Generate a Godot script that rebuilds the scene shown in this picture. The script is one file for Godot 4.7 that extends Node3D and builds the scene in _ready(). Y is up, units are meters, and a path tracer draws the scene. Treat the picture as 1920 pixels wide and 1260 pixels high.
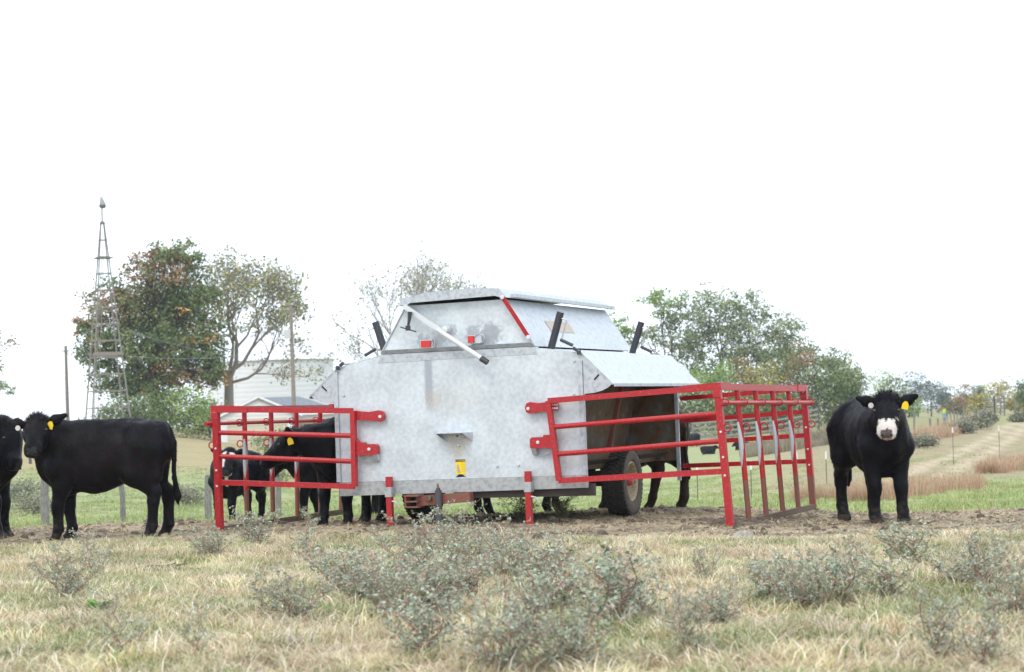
extends Node3D
# A livestock feeder in a pasture with black cattle, under a bright overcast sky.

const FOCAL := 3800.0
const EYE := 1.12
var view: Basis
var rng := RandomNumberGenerator.new()
var n_soft := FastNoiseLite.new()
var n_fine := FastNoiseLite.new()
var used := {}
var M := {}

# ------------------------------------------------------------------ helpers
class MB:
	var v := PackedVector3Array()
	var n := PackedVector3Array()
	var c := PackedColorArray()
	var uv := PackedVector2Array()
	var col := Color(1, 1, 1)
	func tri(a: Vector3, b: Vector3, d: Vector3, na: Vector3, nb: Vector3, nd: Vector3) -> void:
		if (d - a).cross(b - a).dot(na + nb + nd) < 0.0:
			var t := b; b = d; d = t
			t = nb; nb = nd; nd = t
		v.append(a); v.append(b); v.append(d)
		n.append(na); n.append(nb); n.append(nd)
		c.append(col); c.append(col); c.append(col)
	func flat(a: Vector3, b: Vector3, d: Vector3) -> void:
		var m := (d - a).cross(b - a).normalized()
		tri(a, b, d, m, m, m)
	func quad(a: Vector3, b: Vector3, d: Vector3, e: Vector3) -> void:
		var m := (d - a).cross(b - a).normalized()
		tri(a, b, d, m, m, m); tri(a, d, e, m, m, m)
	func hexa(p: Array) -> void:  # corners 0-3 bottom ring, 4-7 top ring
		var mid := Vector3.ZERO
		for q in p: mid += q / 8.0
		for f in [[0, 1, 2, 3], [4, 5, 6, 7], [0, 1, 5, 4], [1, 2, 6, 5], [2, 3, 7, 6], [3, 0, 4, 7]]:
			var a: Vector3 = p[f[0]]; var b: Vector3 = p[f[1]]; var d: Vector3 = p[f[2]]; var e: Vector3 = p[f[3]]
			var m := (d - a).cross(b - e).normalized()
			if m.dot((a + b + d + e) / 4.0 - mid) < 0.0: m = -m
			tri(a, b, d, m, m, m); tri(a, d, e, m, m, m)
	func box(mid: Vector3, size: Vector3, turn := Basis.IDENTITY) -> void:
		var h := size / 2.0
		var p := []
		for y in [-h.y, h.y]:
			for s in [[-1, -1], [1, -1], [1, 1], [-1, 1]]:
				p.append(mid + turn * Vector3(s[0] * h.x, y, s[1] * h.z))
		hexa(p)
	func beam(a: Vector3, b: Vector3, wide: float, tall: float, up := Vector3.UP) -> void:
		var d := (b - a).normalized()
		var s := d.cross(up).normalized()
		var u := s.cross(d).normalized()
		var p := []
		for q in [a, b]:
			for k in [[-1, -1], [1, -1], [1, 1], [-1, 1]]:
				p.append(q + s * k[0] * wide / 2.0 + u * k[1] * tall / 2.0)
		hexa(p)
	func tube(pts: Array, rad: Array, sides := 8, caps := true) -> void:
		var k: int = pts.size()
		var prev := []; var prevn := []
		var ref := Vector3.UP if absf(((pts[k - 1] - pts[0]) as Vector3).normalized().y) < 0.9 else Vector3.RIGHT
		for i in k:
			var d: Vector3 = (pts[mini(i + 1, k - 1)] - pts[maxi(i - 1, 0)]).normalized()
			var s := d.cross(ref).normalized()
			var u := s.cross(d).normalized()
			var ring := []; var rn := []
			var r: float = rad[i] if rad.size() > 1 else rad[0]
			for j in sides:
				var w := TAU * j / sides
				var m := s * cos(w) + u * sin(w)
				ring.append(pts[i] + m * r); rn.append(m)
			if i > 0:
				for j in sides:
					var j2 := (j + 1) % sides
					tri(prev[j], prev[j2], ring[j2], prevn[j], prevn[j2], rn[j2])
					tri(prev[j], ring[j2], ring[j], prevn[j], rn[j2], rn[j])
			if caps and (i == 0 or i == k - 1):
				var m2 := -d if i == 0 else d
				for j in range(1, sides - 1):
					tri(ring[0], ring[j], ring[j + 1], m2, m2, m2)
			prev = ring; prevn = rn
	func prism(poly: PackedVector2Array, tr: Transform3D, thick: float) -> void:  # polygon in x,y, extruded along z
		var ids := Geometry2D.triangulate_polygon(poly)
		var h := thick / 2.0
		for s in [-1.0, 1.0]:
			var m: Vector3 = tr.basis * Vector3(0, 0, s)
			for i in range(0, ids.size(), 3):
				var q := []
				for k in 3: q.append(tr * Vector3(poly[ids[i + k]].x, poly[ids[i + k]].y, h * s))
				tri(q[0], q[1], q[2], m, m, m)
		var area := 0.0
		for i in poly.size():
			var a := poly[i]; var b := poly[(i + 1) % poly.size()]
			area += a.cross(b)
		for i in poly.size():
			var a := poly[i]; var b := poly[(i + 1) % poly.size()]
			var e := (b - a).normalized() * signf(area)
			var m: Vector3 = tr.basis * Vector3(e.y, -e.x, 0)
			var q := [tr * Vector3(a.x, a.y, -h), tr * Vector3(b.x, b.y, -h), tr * Vector3(b.x, b.y, h), tr * Vector3(a.x, a.y, h)]
			tri(q[0], q[1], q[2], m, m, m); tri(q[0], q[2], q[3], m, m, m)
	func lathe(prof: Array, tr: Transform3D, sides: int) -> void:  # prof: Vector2(radius, y) about local y
		for i in prof.size() - 1:
			var p: Vector2 = prof[i]; var q: Vector2 = prof[i + 1]
			var e := (q - p).normalized()
			for j in sides:
				var a := TAU * j / sides; var b := TAU * (j + 1) / sides
				var ca := Vector3(cos(a), 0, sin(a)); var cb := Vector3(cos(b), 0, sin(b))
				var na: Vector3 = tr.basis * (ca * e.y - Vector3.UP * e.x); var nb: Vector3 = tr.basis * (cb * e.y - Vector3.UP * e.x)
				var p0 := tr * (ca * p.x + Vector3.UP * p.y); var p1 := tr * (cb * p.x + Vector3.UP * p.y)
				var q0 := tr * (ca * q.x + Vector3.UP * q.y); var q1 := tr * (cb * q.x + Vector3.UP * q.y)
				if p.x > 1e-5: tri(p0, p1, q1, na, nb, nb)
				if q.x > 1e-5: tri(p0, q1, q0, na, nb, na)
	func mesh() -> ArrayMesh:
		var a := []
		a.resize(Mesh.ARRAY_MAX)
		a[Mesh.ARRAY_VERTEX] = v; a[Mesh.ARRAY_NORMAL] = n; a[Mesh.ARRAY_COLOR] = c
		if uv.size() == v.size() and uv.size() > 0: a[Mesh.ARRAY_TEX_UV] = uv
		var m := ArrayMesh.new()
		m.add_surface_from_arrays(Mesh.PRIMITIVE_TRIANGLES, a)
		return m

func numbered(called: String) -> String:
	if not used.has(called):
		used[called] = 0
		return called
	used[called] += 1
	return "%s_%03d" % [called, used[called]]

func obj(called: String, mesh: Mesh, mat: Material, parent: Node3D) -> MeshInstance3D:
	var o := MeshInstance3D.new()
	o.mesh = mesh
	o.material_override = mat
	o.name = called
	parent.add_child(o, true)
	return o

func thing(called: String, label: String, category: String, where := Vector3.ZERO, turn := 0.0, group := "") -> Node3D:
	var o := Node3D.new()
	o.name = numbered(called)
	add_child(o)
	o.position = where; o.rotation.y = turn
	tag(o, label, category, group)
	return o

func tag(o: Node, label: String, category: String, group := "", kind := "") -> void:
	if label: o.set_meta("label", label)
	if category: o.set_meta("category", category)
	if group: o.set_meta("group", group)
	if kind: o.set_meta("kind", kind)

func copy(o: Node3D, label: String) -> Node3D:
	var d: Node3D = o.duplicate()
	d.name = numbered(String(o.name).trim_suffix("_000"))
	add_child(d)
	d.set_meta("label", label)
	return d

func lin(r: float, g: float, b: float) -> Color:
	return Color(r, g, b).linear_to_srgb()

func mat(color: Color, rough := 0.7, metal := 0.0) -> StandardMaterial3D:  # color: linear base colour
	var m := StandardMaterial3D.new()
	m.albedo_color = color.linear_to_srgb()
	m.roughness = rough; m.metallic = metal
	m.cull_mode = BaseMaterial3D.CULL_DISABLED
	return m

func vmat(rough := 0.8, back := 0.0) -> StandardMaterial3D:  # colours from vertices or copies
	var m := mat(Color(1, 1, 1), rough)
	m.vertex_color_use_as_albedo = true
	if back > 0.0:
		m.backlight_enabled = true
		m.backlight = Color(back, back, back)
	return m

func noise_tex(seed_: int, freq: float, stops: Array, size := 512, octaves := 4, as_normal := false, bump := 4.0) -> NoiseTexture2D:
	var t := NoiseTexture2D.new()
	var f := FastNoiseLite.new()
	f.seed = seed_; f.frequency = freq; f.fractal_octaves = octaves
	t.noise = f; t.width = size; t.height = size; t.seamless = true
	t.generate_mipmaps = false
	if as_normal:
		t.as_normal_map = true; t.bump_strength = bump
	if stops.size():
		var g := Gradient.new()
		g.offsets = PackedFloat32Array(); g.colors = PackedColorArray()
		var off := PackedFloat32Array(); var cs := PackedColorArray()
		for s in stops:
			off.append(s[0]); cs.append(s[1])
		g.offsets = off; g.colors = cs
		t.color_ramp = g
	return t

func tri_planar(m: StandardMaterial3D, scale: float) -> void:
	m.uv1_triplanar = true
	m.uv1_scale = Vector3.ONE * scale

func at(px: float, py: float, d: float) -> Vector3:  # a point of the place at distance d, from where it stands in the photograph
	var r := view * Vector3((px - 960.0) / FOCAL, -(py - 630.0) / FOCAL, -1.0)
	return Vector3(0, EYE, 0) + r * (d / -r.z)

func on_ground(px: float, d: float, py := 900.0) -> Vector3:
	var p := at(px, py, d)
	p.y = gh(p.x, p.z)
	return p

# ------------------------------------------------------------------ terrain
const DEPTHS := [-30.0, 0.0, 16.0, 20.0, 23.0, 26.0, 30.0, 45.0, 60.0, 100.0, 150.0, 170.0, 200.0, 260.0, 400.0, 1600.0]
const G_L := [0.0, 0.0, 0.02, 0.03, 0.0, -0.2, -0.4, -0.8, -1.0, -0.6, 0.45, 0.55, 0.6, 0.4, 0.2, -3.0]
const G_C := [0.0, 0.0, 0.0, 0.0, -0.05, -0.2, -0.4, -1.0, -1.6, -2.5, -2.8, -2.4, -2.0, -1.6, -1.4, -5.0]
const G_R := [0.0, 0.0, -0.05, -0.14, -0.22, -0.35, -0.5, -0.85, -1.05, -1.2, -1.0, -0.95, -0.93, -1.6, -2.6, -8.0]

func side_of(x: float, d: float) -> float:  # -1 left .. 0 middle .. 1 right
	return clampf((x / maxf(d, 4.0)) * 4.2, -1.0, 1.0)

func g_smooth(x: float, z: float) -> float:
	var d := clampf(-z, -30.0, 1599.0)
	var i := 0
	while i < DEPTHS.size() - 2 and DEPTHS[i + 1] < d: i += 1
	var t: float = (d - DEPTHS[i]) / (DEPTHS[i + 1] - DEPTHS[i])
	t = t * t * (3.0 - 2.0 * t) * 0.5 + t * 0.5
	var s := side_of(x, d)
	var c: float = lerpf(G_C[i], G_C[i + 1], t)
	if s < 0.0:
		return lerpf(c, lerpf(G_L[i], G_L[i + 1], t), smoothstep(0.1, 0.85, -s))
	return lerpf(c, lerpf(G_R[i], G_R[i + 1], t), smoothstep(0.25, 0.85, s))

func mud_share(x: float, z: float) -> float:
	var d := -z
	var e := n_soft.get_noise_2d(x * 4.0, z * 4.0) * 1.1
	var m := smoothstep(16.7, 18.3, d + e * 0.9) * (1.0 - smoothstep(24.0, 25.5, d + e))
	if x < -1.2: m = smoothstep(18.9, 20.0, d + e * 0.7) * (1.0 - smoothstep(23.2, 24.4, d + e))
	m *= smoothstep(-7.5, -6.0, x + e) * (1.0 - smoothstep(6.5, 9.0, x + e))
	return clampf(m, 0.0, 1.0)

func gh(x: float, z: float) -> float:
	var g := g_smooth(x, z)
	var d := -z
	if d < 60.0:
		var m := mud_share(x, z)
		g += n_soft.get_noise_2d(x * 3.0, z * 3.0) * 0.035 + n_fine.get_noise_2d(x * 9.0, z * 9.0) * (0.012 + 0.03 * m)
	else:
		g += n_soft.get_noise_2d(x * 0.6, z * 0.6) * 0.12
	return g

func ground_color(x: float, z: float) -> Color:
	var d := -z
	var s := side_of(x, d)
	var a := n_soft.get_noise_2d(x * 5.0, z * 5.0) * 0.5 + 0.5
	var b := n_fine.get_noise_2d(x * 3.0, z * 3.0) * 0.5 + 0.5
	var straw := Color(0.48, 0.395, 0.26).lerp(Color(0.36, 0.285, 0.175), b)
	var green := Color(0.25, 0.28, 0.115).lerp(Color(0.33, 0.34, 0.16), b)
	var pasture := Color(0.30, 0.375, 0.16).lerp(Color(0.38, 0.43, 0.215), b)
	var hay := Color(0.45, 0.36, 0.205).lerp(Color(0.37, 0.32, 0.16), a)
	if d < 24.0:
		var c := straw.lerp(green, smoothstep(0.45, 0.75, a) * 0.7)
		var mud := Color(0.21, 0.165, 0.12).lerp(Color(0.37, 0.30, 0.21), smoothstep(0.3, 0.7, b))
		return c.lerp(mud, mud_share(x, z) * 0.92)
	var c2 := pasture.lerp(hay, smoothstep(0.52, 0.75, a) * 0.55)
	var pale := n_soft.get_noise_2d(x * 0.7 + 90.0, z * 0.35) * 0.5 + 0.5
	c2 = c2.lerp(hay, smoothstep(0.5, 0.8, pale) * 0.5)
	if s < -0.05:  # hay slope below the farmyard
		c2 = c2.lerp(hay, smoothstep(-0.05, -0.3, s) * smoothstep(70.0, 95.0, d + (a - 0.5) * 30.0) * 0.9)
	if s > 0.35:  # grazed tan hillside with a dirt track
		var k := smoothstep(0.42, 0.62, s + (a - 0.5) * 0.12) * smoothstep(44.0, 52.0, d + (a - 0.5) * 8.0)
		c2 = c2.lerp(Color(0.42, 0.345, 0.21).lerp(Color(0.29, 0.25, 0.15), a), k * 0.95)
		c2 = c2.lerp(Color(0.30, 0.33, 0.12), smoothstep(120.0, 150.0, d) * k * 0.6)
	# track: two ruts running away up the hillside to the right
	for off in [-1.25, 1.25]:
		var tz: float = lerpf(44.0, 130.0, clampf((x - 8.0 - off * 0.2) / 24.0, 0.0, 1.2))
		var w := absf(d - tz - off * 2.4)
		if x > 6.5 and x < 40.0:
			c2 = c2.lerp(Color(0.60, 0.50, 0.37), (1.0 - smoothstep(0.3, 1.0 + d * 0.008, w + (b - 0.5) * 1.6)) * 0.85)
	if d < 27.0:
		var mud2 := straw.lerp(Color(0.2, 0.16, 0.11), mud_share(x, z))
		return mud2.lerp(c2, smoothstep(24.0, 27.0, d))
	return c2

func build_ground() -> void:
	var zs := PackedFloat32Array()
	var d := -12.0
	while d < 1500.0:
		zs.append(d)
		if d < 6.0: d += 1.0
		elif d < 27.0: d += 0.14
		elif d < 60.0: d += 0.6
		elif d < 200.0: d += 2.0
		else: d *= 1.12
	var cols := 220
	var a := []
	a.resize(Mesh.ARRAY_MAX)
	var v := PackedVector3Array(); var n := PackedVector3Array(); var c := PackedColorArray(); var ix := PackedInt32Array()
	for r in zs.size():
		for k in cols + 1:
			var s := float(k) / cols * 2.0 - 1.0
			var half := 8.0 + absf(zs[r]) * 0.5
			var x := half * (s * 0.75 + s * s * s * 0.25) * (1.0 if absf(s) < 0.9 else 1.0 + (absf(s) - 0.9) * 8.0)
			var z := -zs[r]
			v.append(Vector3(x, gh(x, z), z))
			var e := 0.08 + absf(zs[r]) * 0.004
			n.append(Vector3(gh(x - e, z) - gh(x + e, z), 2.0 * e, gh(x, z - e) - gh(x, z + e)).normalized())
			c.append(ground_color(x, z))
	for r in zs.size() - 1:
		for k in cols:
			var p := r * (cols + 1) + k
			var q := p + cols + 1
			ix.append_array([p, q, p + 1, p + 1, q, q + 1])
	a[Mesh.ARRAY_VERTEX] = v; a[Mesh.ARRAY_NORMAL] = n; a[Mesh.ARRAY_COLOR] = c; a[Mesh.ARRAY_INDEX] = ix
	var m := ArrayMesh.new()
	m.add_surface_from_arrays(Mesh.PRIMITIVE_TRIANGLES, a)
	var gm := vmat(0.95)
	gm.albedo_texture = noise_tex(5, 0.02, [[0.0, Color(0.62, 0.6, 0.58)], [0.5, Color(0.93, 0.92, 0.9)], [1.0, Color(1, 1, 1)]], 1024, 6)
	gm.uv1_triplanar = true; gm.uv1_world_triplanar = true
	gm.uv1_scale = Vector3.ONE * 0.35
	gm.normal_enabled = true
	gm.normal_texture = noise_tex(9, 0.03, [], 512, 5, true, 8.0)
	var o := obj("ground", m, gm, self)
	tag(o, "", "", "", "structure")

# ------------------------------------------------------------------ grasses
func tuft(seed_: int, blades: int, tall: float, spread: float, lean: float, width: float, cols: Array) -> ArrayMesh:
	var r := RandomNumberGenerator.new(); r.seed = seed_
	var b := MB.new()
	var comb := r.randf() * TAU
	for i in blades:
		var w := r.randf() * TAU
		var p := Vector3(cos(w), 0, sin(w)) * sqrt(r.randf()) * spread
		var q := comb + r.randfn(0, 0.75) if r.randf() < 0.75 else r.randf() * TAU
		var dir := Vector3(cos(q), 0, sin(q))
		var h := tall * r.randf_range(0.45, 1.1)
		var l := lean * r.randf_range(0.3, 1.3) * h
		var side := dir.cross(Vector3.UP) * width * r.randf_range(0.6, 1.3)
		var mid := p + Vector3(0, h * 0.62, 0) + dir * l * 0.35
		var tip := p + Vector3(0, h * r.randf_range(0.75, 1.0), 0) + dir * l
		b.col = (cols[r.randi() % cols.size()] as Color) * r.randf_range(0.8, 1.15)
		b.quad(p - side, p + side, mid + side * 0.7, mid - side * 0.7)
		b.flat(mid - side * 0.7, mid + side * 0.7, tip)
	return b.mesh()

func scatter(called: String, label: String, category: String, mesh: Mesh, m: Material, spots: Array, tints: Array) -> void:
	var mm := MultiMesh.new()
	mm.transform_format = MultiMesh.TRANSFORM_3D
	mm.use_colors = true
	mm.mesh = mesh
	mm.instance_count = spots.size()
	for i in spots.size():
		mm.set_instance_transform(i, spots[i])
		mm.set_instance_color(i, tints[i])
	var o := MultiMeshInstance3D.new()
	o.multimesh = mm
	o.material_override = m
	o.name = numbered(called)
	add_child(o)
	tag(o, label, category, "", "stuff")

func upright(p: Vector3, s: float, sy := 1.0) -> Transform3D:
	return Transform3D(Basis(Vector3.UP, rng.randf() * TAU).scaled(Vector3(s, s * sy, s)), p)

func build_grass() -> void:
	var gm := vmat(0.75, 0.8)
	var straws := [Color(0.76, 0.66, 0.48), Color(0.64, 0.52, 0.35), Color(0.82, 0.75, 0.60), Color(0.60, 0.43, 0.27), Color(0.62, 0.56, 0.34)]
	var greens := [Color(0.26, 0.34, 0.13), Color(0.33, 0.39, 0.18), Color(0.18, 0.26, 0.09), Color(0.44, 0.44, 0.24)]
	var kinds := [
		["dry_grass", "matted straw coloured dry grass covering the foreground", tuft(11, 46, 0.065, 0.16, 3.2, 0.0032, straws), 0],
		["dry_grass", "taller bleached dry grass tufts standing in the foreground", tuft(12, 36, 0.12, 0.10, 1.7, 0.003, straws + [greens[3]]), 0],
		["green_grass", "short green grass growing between the dry foreground grass", tuft(13, 46, 0.09, 0.11, 1.4, 0.0034, greens + [straws[4]]), 1],
		["mixed_grass", "green and straw coloured grass mixed in the foreground", tuft(14, 42, 0.09, 0.14, 2.0, 0.0032, greens + straws), 2],
	]
	var spots := [[], [], [], []]; var tints := [[], [], [], []]
	rng.seed = 77
	for i in 17000:
		var d := 6.5 + 15.5 * pow(rng.randf(), 0.8)
		var x := rng.randf_range(-1, 1) * (1.2 + d * 0.32)
		var z := -d
		var a := n_soft.get_noise_2d(x * 5.0, z * 5.0) * 0.5 + 0.5
		var mud := mud_share(x, z)
		if rng.randf() < mud * 0.87: continue
		var k := 0
		a = a * 0.6 + 0.4 * (n_soft.get_noise_2d(x * 14.0 - 30.0, z * 14.0) * 0.5 + 0.5)
		if a + rng.randf_range(-0.1, 0.1) > 0.53: k = 2 if rng.randf() < 0.6 else 3
		else: k = [0, 0, 0, 1, 1, 3][rng.randi() % 6]
		if mud > 0.15: k = 0
		var s := rng.randf_range(0.6, 1.25) * lerpf(1.0, 0.5, clampf(mud * 2.0, 0.0, 1.0)) * (0.8 if d > 14.0 else 1.0)
		spots[k].append(upright(Vector3(x, gh(x, z) - 0.006, z), s, rng.randf_range(0.7, 1.15)))
		var t := rng.randf_range(0.85, 1.15) * (1.0 + n_soft.get_noise_2d(x * 12.0 + 40.0, z * 12.0) * 0.4)
		tints[k].append(Color(t, t * rng.randf_range(0.96, 1.03), t * rng.randf_range(0.92, 1.12)))
	for k in 4: scatter(kinds[k][0], kinds[k][1], "grass", kinds[k][2], gm, spots[k], tints[k])
	# pasture beyond the feeder
	var pas := tuft(15, 40, 0.10, 0.22, 0.7, 0.006, [Color(0.32, 0.42, 0.17), Color(0.37, 0.46, 0.21), Color(0.27, 0.37, 0.14), Color(0.48, 0.45, 0.26)])
	var sp := []; var ti := []
	for i in 9000:
		var d := 24.0 + 70.0 * pow(rng.randf(), 1.3)
		var x := rng.randf_range(-1, 1) * (2.0 + d * 0.3)
		if side_of(x, d) > 0.5 and d > 46.0 and rng.randf() < 0.8: continue
		if mud_share(x, -d) > 0.3: continue
		sp.append(upright(Vector3(x, gh(x, -d) - 0.01, -d), rng.randf_range(0.7, 1.5), rng.randf_range(0.5, 1.1)))
		var t := rng.randf_range(0.85, 1.15)
		ti.append(Color(t * rng.randf_range(0.95, 1.1), t, t * rng.randf_range(0.9, 1.0)))
	scatter("pasture_grass", "short green pasture grass beyond the feeder", "grass", pas, gm, sp, ti)
	# red grass bands on the right
	var red := tuft(16, 26, 0.5, 0.3, 0.5, 0.0045, [Color(0.46, 0.27, 0.19), Color(0.50, 0.33, 0.24), Color(0.40, 0.22, 0.155), Color(0.55, 0.42, 0.29), Color(0.5, 0.44, 0.28)])
	var bands := [[1500, 1620, 33.0, 38.0, 0.7, 260], [1600, 1830, 33.0, 43.0, 0.8, 620], [1845, 1990, 54.0, 64.0, 1.0, 420], [1725, 1800, 105.0, 125.0, 1.9, 240]]
	var names := ["reddish dry grass low behind the open gate", "long band of reddish grass right of the white muzzled cow", "reddish grass clump at the right edge below the track", "reddish tall grass along the hillside fence posts"]
	for bi in bands.size():
		var bd: Array = bands[bi]
		sp = []; ti = []
		for i in bd[5]:
			var u := rng.randf()
			var px: float = lerpf(bd[0], bd[1], u)
			var d: float = lerpf(bd[2], bd[3], clampf(u + rng.randf_range(-0.28, 0.28), 0, 1))
			var p := on_ground(px, d)
			sp.append(upright(p, bd[4] * rng.randf_range(0.6, 1.15), rng.randf_range(0.6, 1.1)))
			var t := rng.randf_range(0.8, 1.2)
			ti.append(Color(t, t, t))
		scatter("red_grass", names[bi], "grass", red, gm, sp, ti)
	# tan tall grass along the far fence lines
	var tan_ := tuft(17, 40, 0.6, 0.3, 0.4, 0.012, [Color(0.36, 0.28, 0.2), Color(0.30, 0.25, 0.19), Color(0.25, 0.26, 0.17)])
	sp = []; ti = []
	for i in 520:
		var px := rng.randf_range(1400, 1585)
		var p := on_ground(px, rng.randf_range(118, 150))
		sp.append(upright(p, rng.randf_range(0.6, 1.5) * (0.5 + absf(n_soft.get_noise_1d(px * 0.6)) * 2.2), rng.randf_range(0.5, 1.0)))
		var t := rng.randf_range(0.8, 1.15)
		ti.append(Color(t, t, t))
	scatter("brown_brush", "grey brown dead brush in front of the board fence", "brush", tan_, gm, sp, ti)

func build_clods() -> void:
	# loose dung clods and trampled lumps
	var b := MB.new()
	var r := RandomNumberGenerator.new(); r.seed = 4
	var ring := []
	for i in 7:
		var w := TAU * i / 7.0
		ring.append(Vector3(cos(w), 0.0, sin(w)) * r.randf_range(0.7, 1.1))
	var top := []
	for i in 7: top.append((ring[i] as Vector3) * r.randf_range(0.45, 0.7) + Vector3(0, r.randf_range(0.4, 0.7), 0))
	for i in 7:
		var j := (i + 1) % 7
		b.flat(ring[i], ring[j], top[j]); b.flat(ring[i], top[j], top[i])
		b.flat(top[i], top[j], Vector3(0.1, 0.75, 0))
	var sp := []; var ti := []
	rng.seed = 31
	for i in 7000:
		var x := 0.0; var z := 0.0
		if i < 900:  # heap along the foot of the open gate
			var t := rng.randf()
			var p := at(lerpf(1345, 1480, t), 985, lerpf(19.4, 21.2, t)) + Vector3(rng.randfn(0, 0.16), 0, rng.randfn(0, 0.16))
			x = p.x; z = p.z
		else:
			z = -rng.randf_range(16.8, 24.6); x = rng.randf_range(-6.5, 8.0)
		if mud_share(x, z) < 0.35 and i >= 900: continue
		var s := rng.randf_range(0.008, 0.035) if rng.randf() < 0.85 else rng.randf_range(0.03, 0.085 if i < 900 else 0.07)
		sp.append(upright(Vector3(x, gh(x, z) - s * 0.15, z), s, rng.randf_range(0.5, 1.1)))
		var t2 := rng.randf_range(0.6, 1.3)
		ti.append(Color(0.125, 0.095, 0.07) * t2 if i < 900 or rng.randf() < 0.5 else Color(0.26, 0.21, 0.15) * t2)
	scatter("mud_clods", "dark trampled mud and dung clods around the feeder", "mud", b.mesh(), vmat(0.95), sp, ti)
	# straw litter on the mud
	var lit := tuft(21, 12, 0.06, 0.12, 2.6, 0.004, [Color(0.55, 0.45, 0.29), Color(0.43, 0.34, 0.2), Color(0.33, 0.26, 0.16)])
	sp = []; ti = []
	for i in 6500:
		var z := -rng.randf_range(16.6, 25.0); var x := rng.randf_range(-7.0, 8.0)
		sp.append(upright(Vector3(x, gh(x, z) - 0.004, z), rng.randf_range(0.5, 1.3), rng.randf_range(0.2, 0.7)))
		var t := rng.randf_range(0.7, 1.1)
		ti.append(Color(t, t, t))
	scatter("straw_litter", "broken straw strewn over the trampled mud", "straw", lit, vmat(0.8, 0.2), sp, ti)

# ------------------------------------------------------------------ weeds
func weed_meshes(seed_: int, tall: float, wide: float, stems: int) -> Array:
	var r := RandomNumberGenerator.new(); r.seed = seed_
	var s := MB.new(); var l := MB.new()
	for i in stems:
		var w := TAU * (i + r.randf()) / stems
		var out := r.randf_range(0.25, 1.0)
		var p := Vector3(r.randfn(0, 0.02), -0.02, r.randfn(0, 0.02))
		var dir := Vector3(cos(w) * out * wide, tall * r.randf_range(0.65, 1.1), sin(w) * out * wide)
		var pts := [p]; var rad := [0.0042]
		var k := 6
		for j in range(1, k + 1):
			var t := float(j) / k
			pts.append(p + dir * t + Vector3(r.randfn(0, 0.02), -0.05 * out * t * t, r.randfn(0, 0.02)))
			rad.append(lerpf(0.0042, 0.0014, t))
		s.col = Color(0.36, 0.19, 0.165) * r.randf_range(0.7, 1.3)
		s.tube(pts, rad, 4, false)
		for j in range(1, k + 1):
			for q in 2:
				var a: Vector3 = pts[j - 1].lerp(pts[j], r.randf())
				var w2 := r.randf() * TAU
				var reach := r.randf_range(0.07, 0.17) * (1.15 - 0.5 * float(j) / k)
				var e := a + Vector3(cos(w2), r.randf_range(0.3, 0.9), sin(w2)) * reach
				s.tube([a, (a + e) / 2.0 + Vector3(0, 0.01, 0), e], [0.0014, 0.0011, 0.0007], 3, false)
				var leaves := r.randi_range(16, 23)
				for f in leaves:
					var lp := a.lerp(e, r.randf_range(0.15, 1.05)) + Vector3(r.randfn(0, 0.006), r.randfn(0, 0.006), r.randfn(0, 0.006))
					var ax := Vector3(r.randfn(), r.randfn(0.2, 0.6), r.randfn()).normalized()
					var nn := Vector3(r.randfn(0, 0.7), 1.0, r.randfn(0, 0.7)).normalized()
					var sd := ax.cross(nn).normalized()
					var ln := r.randf_range(0.013, 0.027); var wd := ln * r.randf_range(0.19, 0.30)
					var tone := r.randf()
					l.col = Color(0.30, 0.375, 0.28).lerp(Color(0.50, 0.555, 0.455), tone)
					if r.randf() < 0.12: l.col = Color(0.27, 0.33, 0.14)
					if r.randf() < 0.16: l.col = Color(0.47, 0.34, 0.30)
					var up := sd.cross(ax) * ln * 0.12
					l.quad(lp, lp + ax * ln * 0.5 + sd * wd + up, lp + ax * ln, lp + ax * ln * 0.5 - sd * wd + up)
	return [s.mesh(), l.mesh()]

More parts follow.
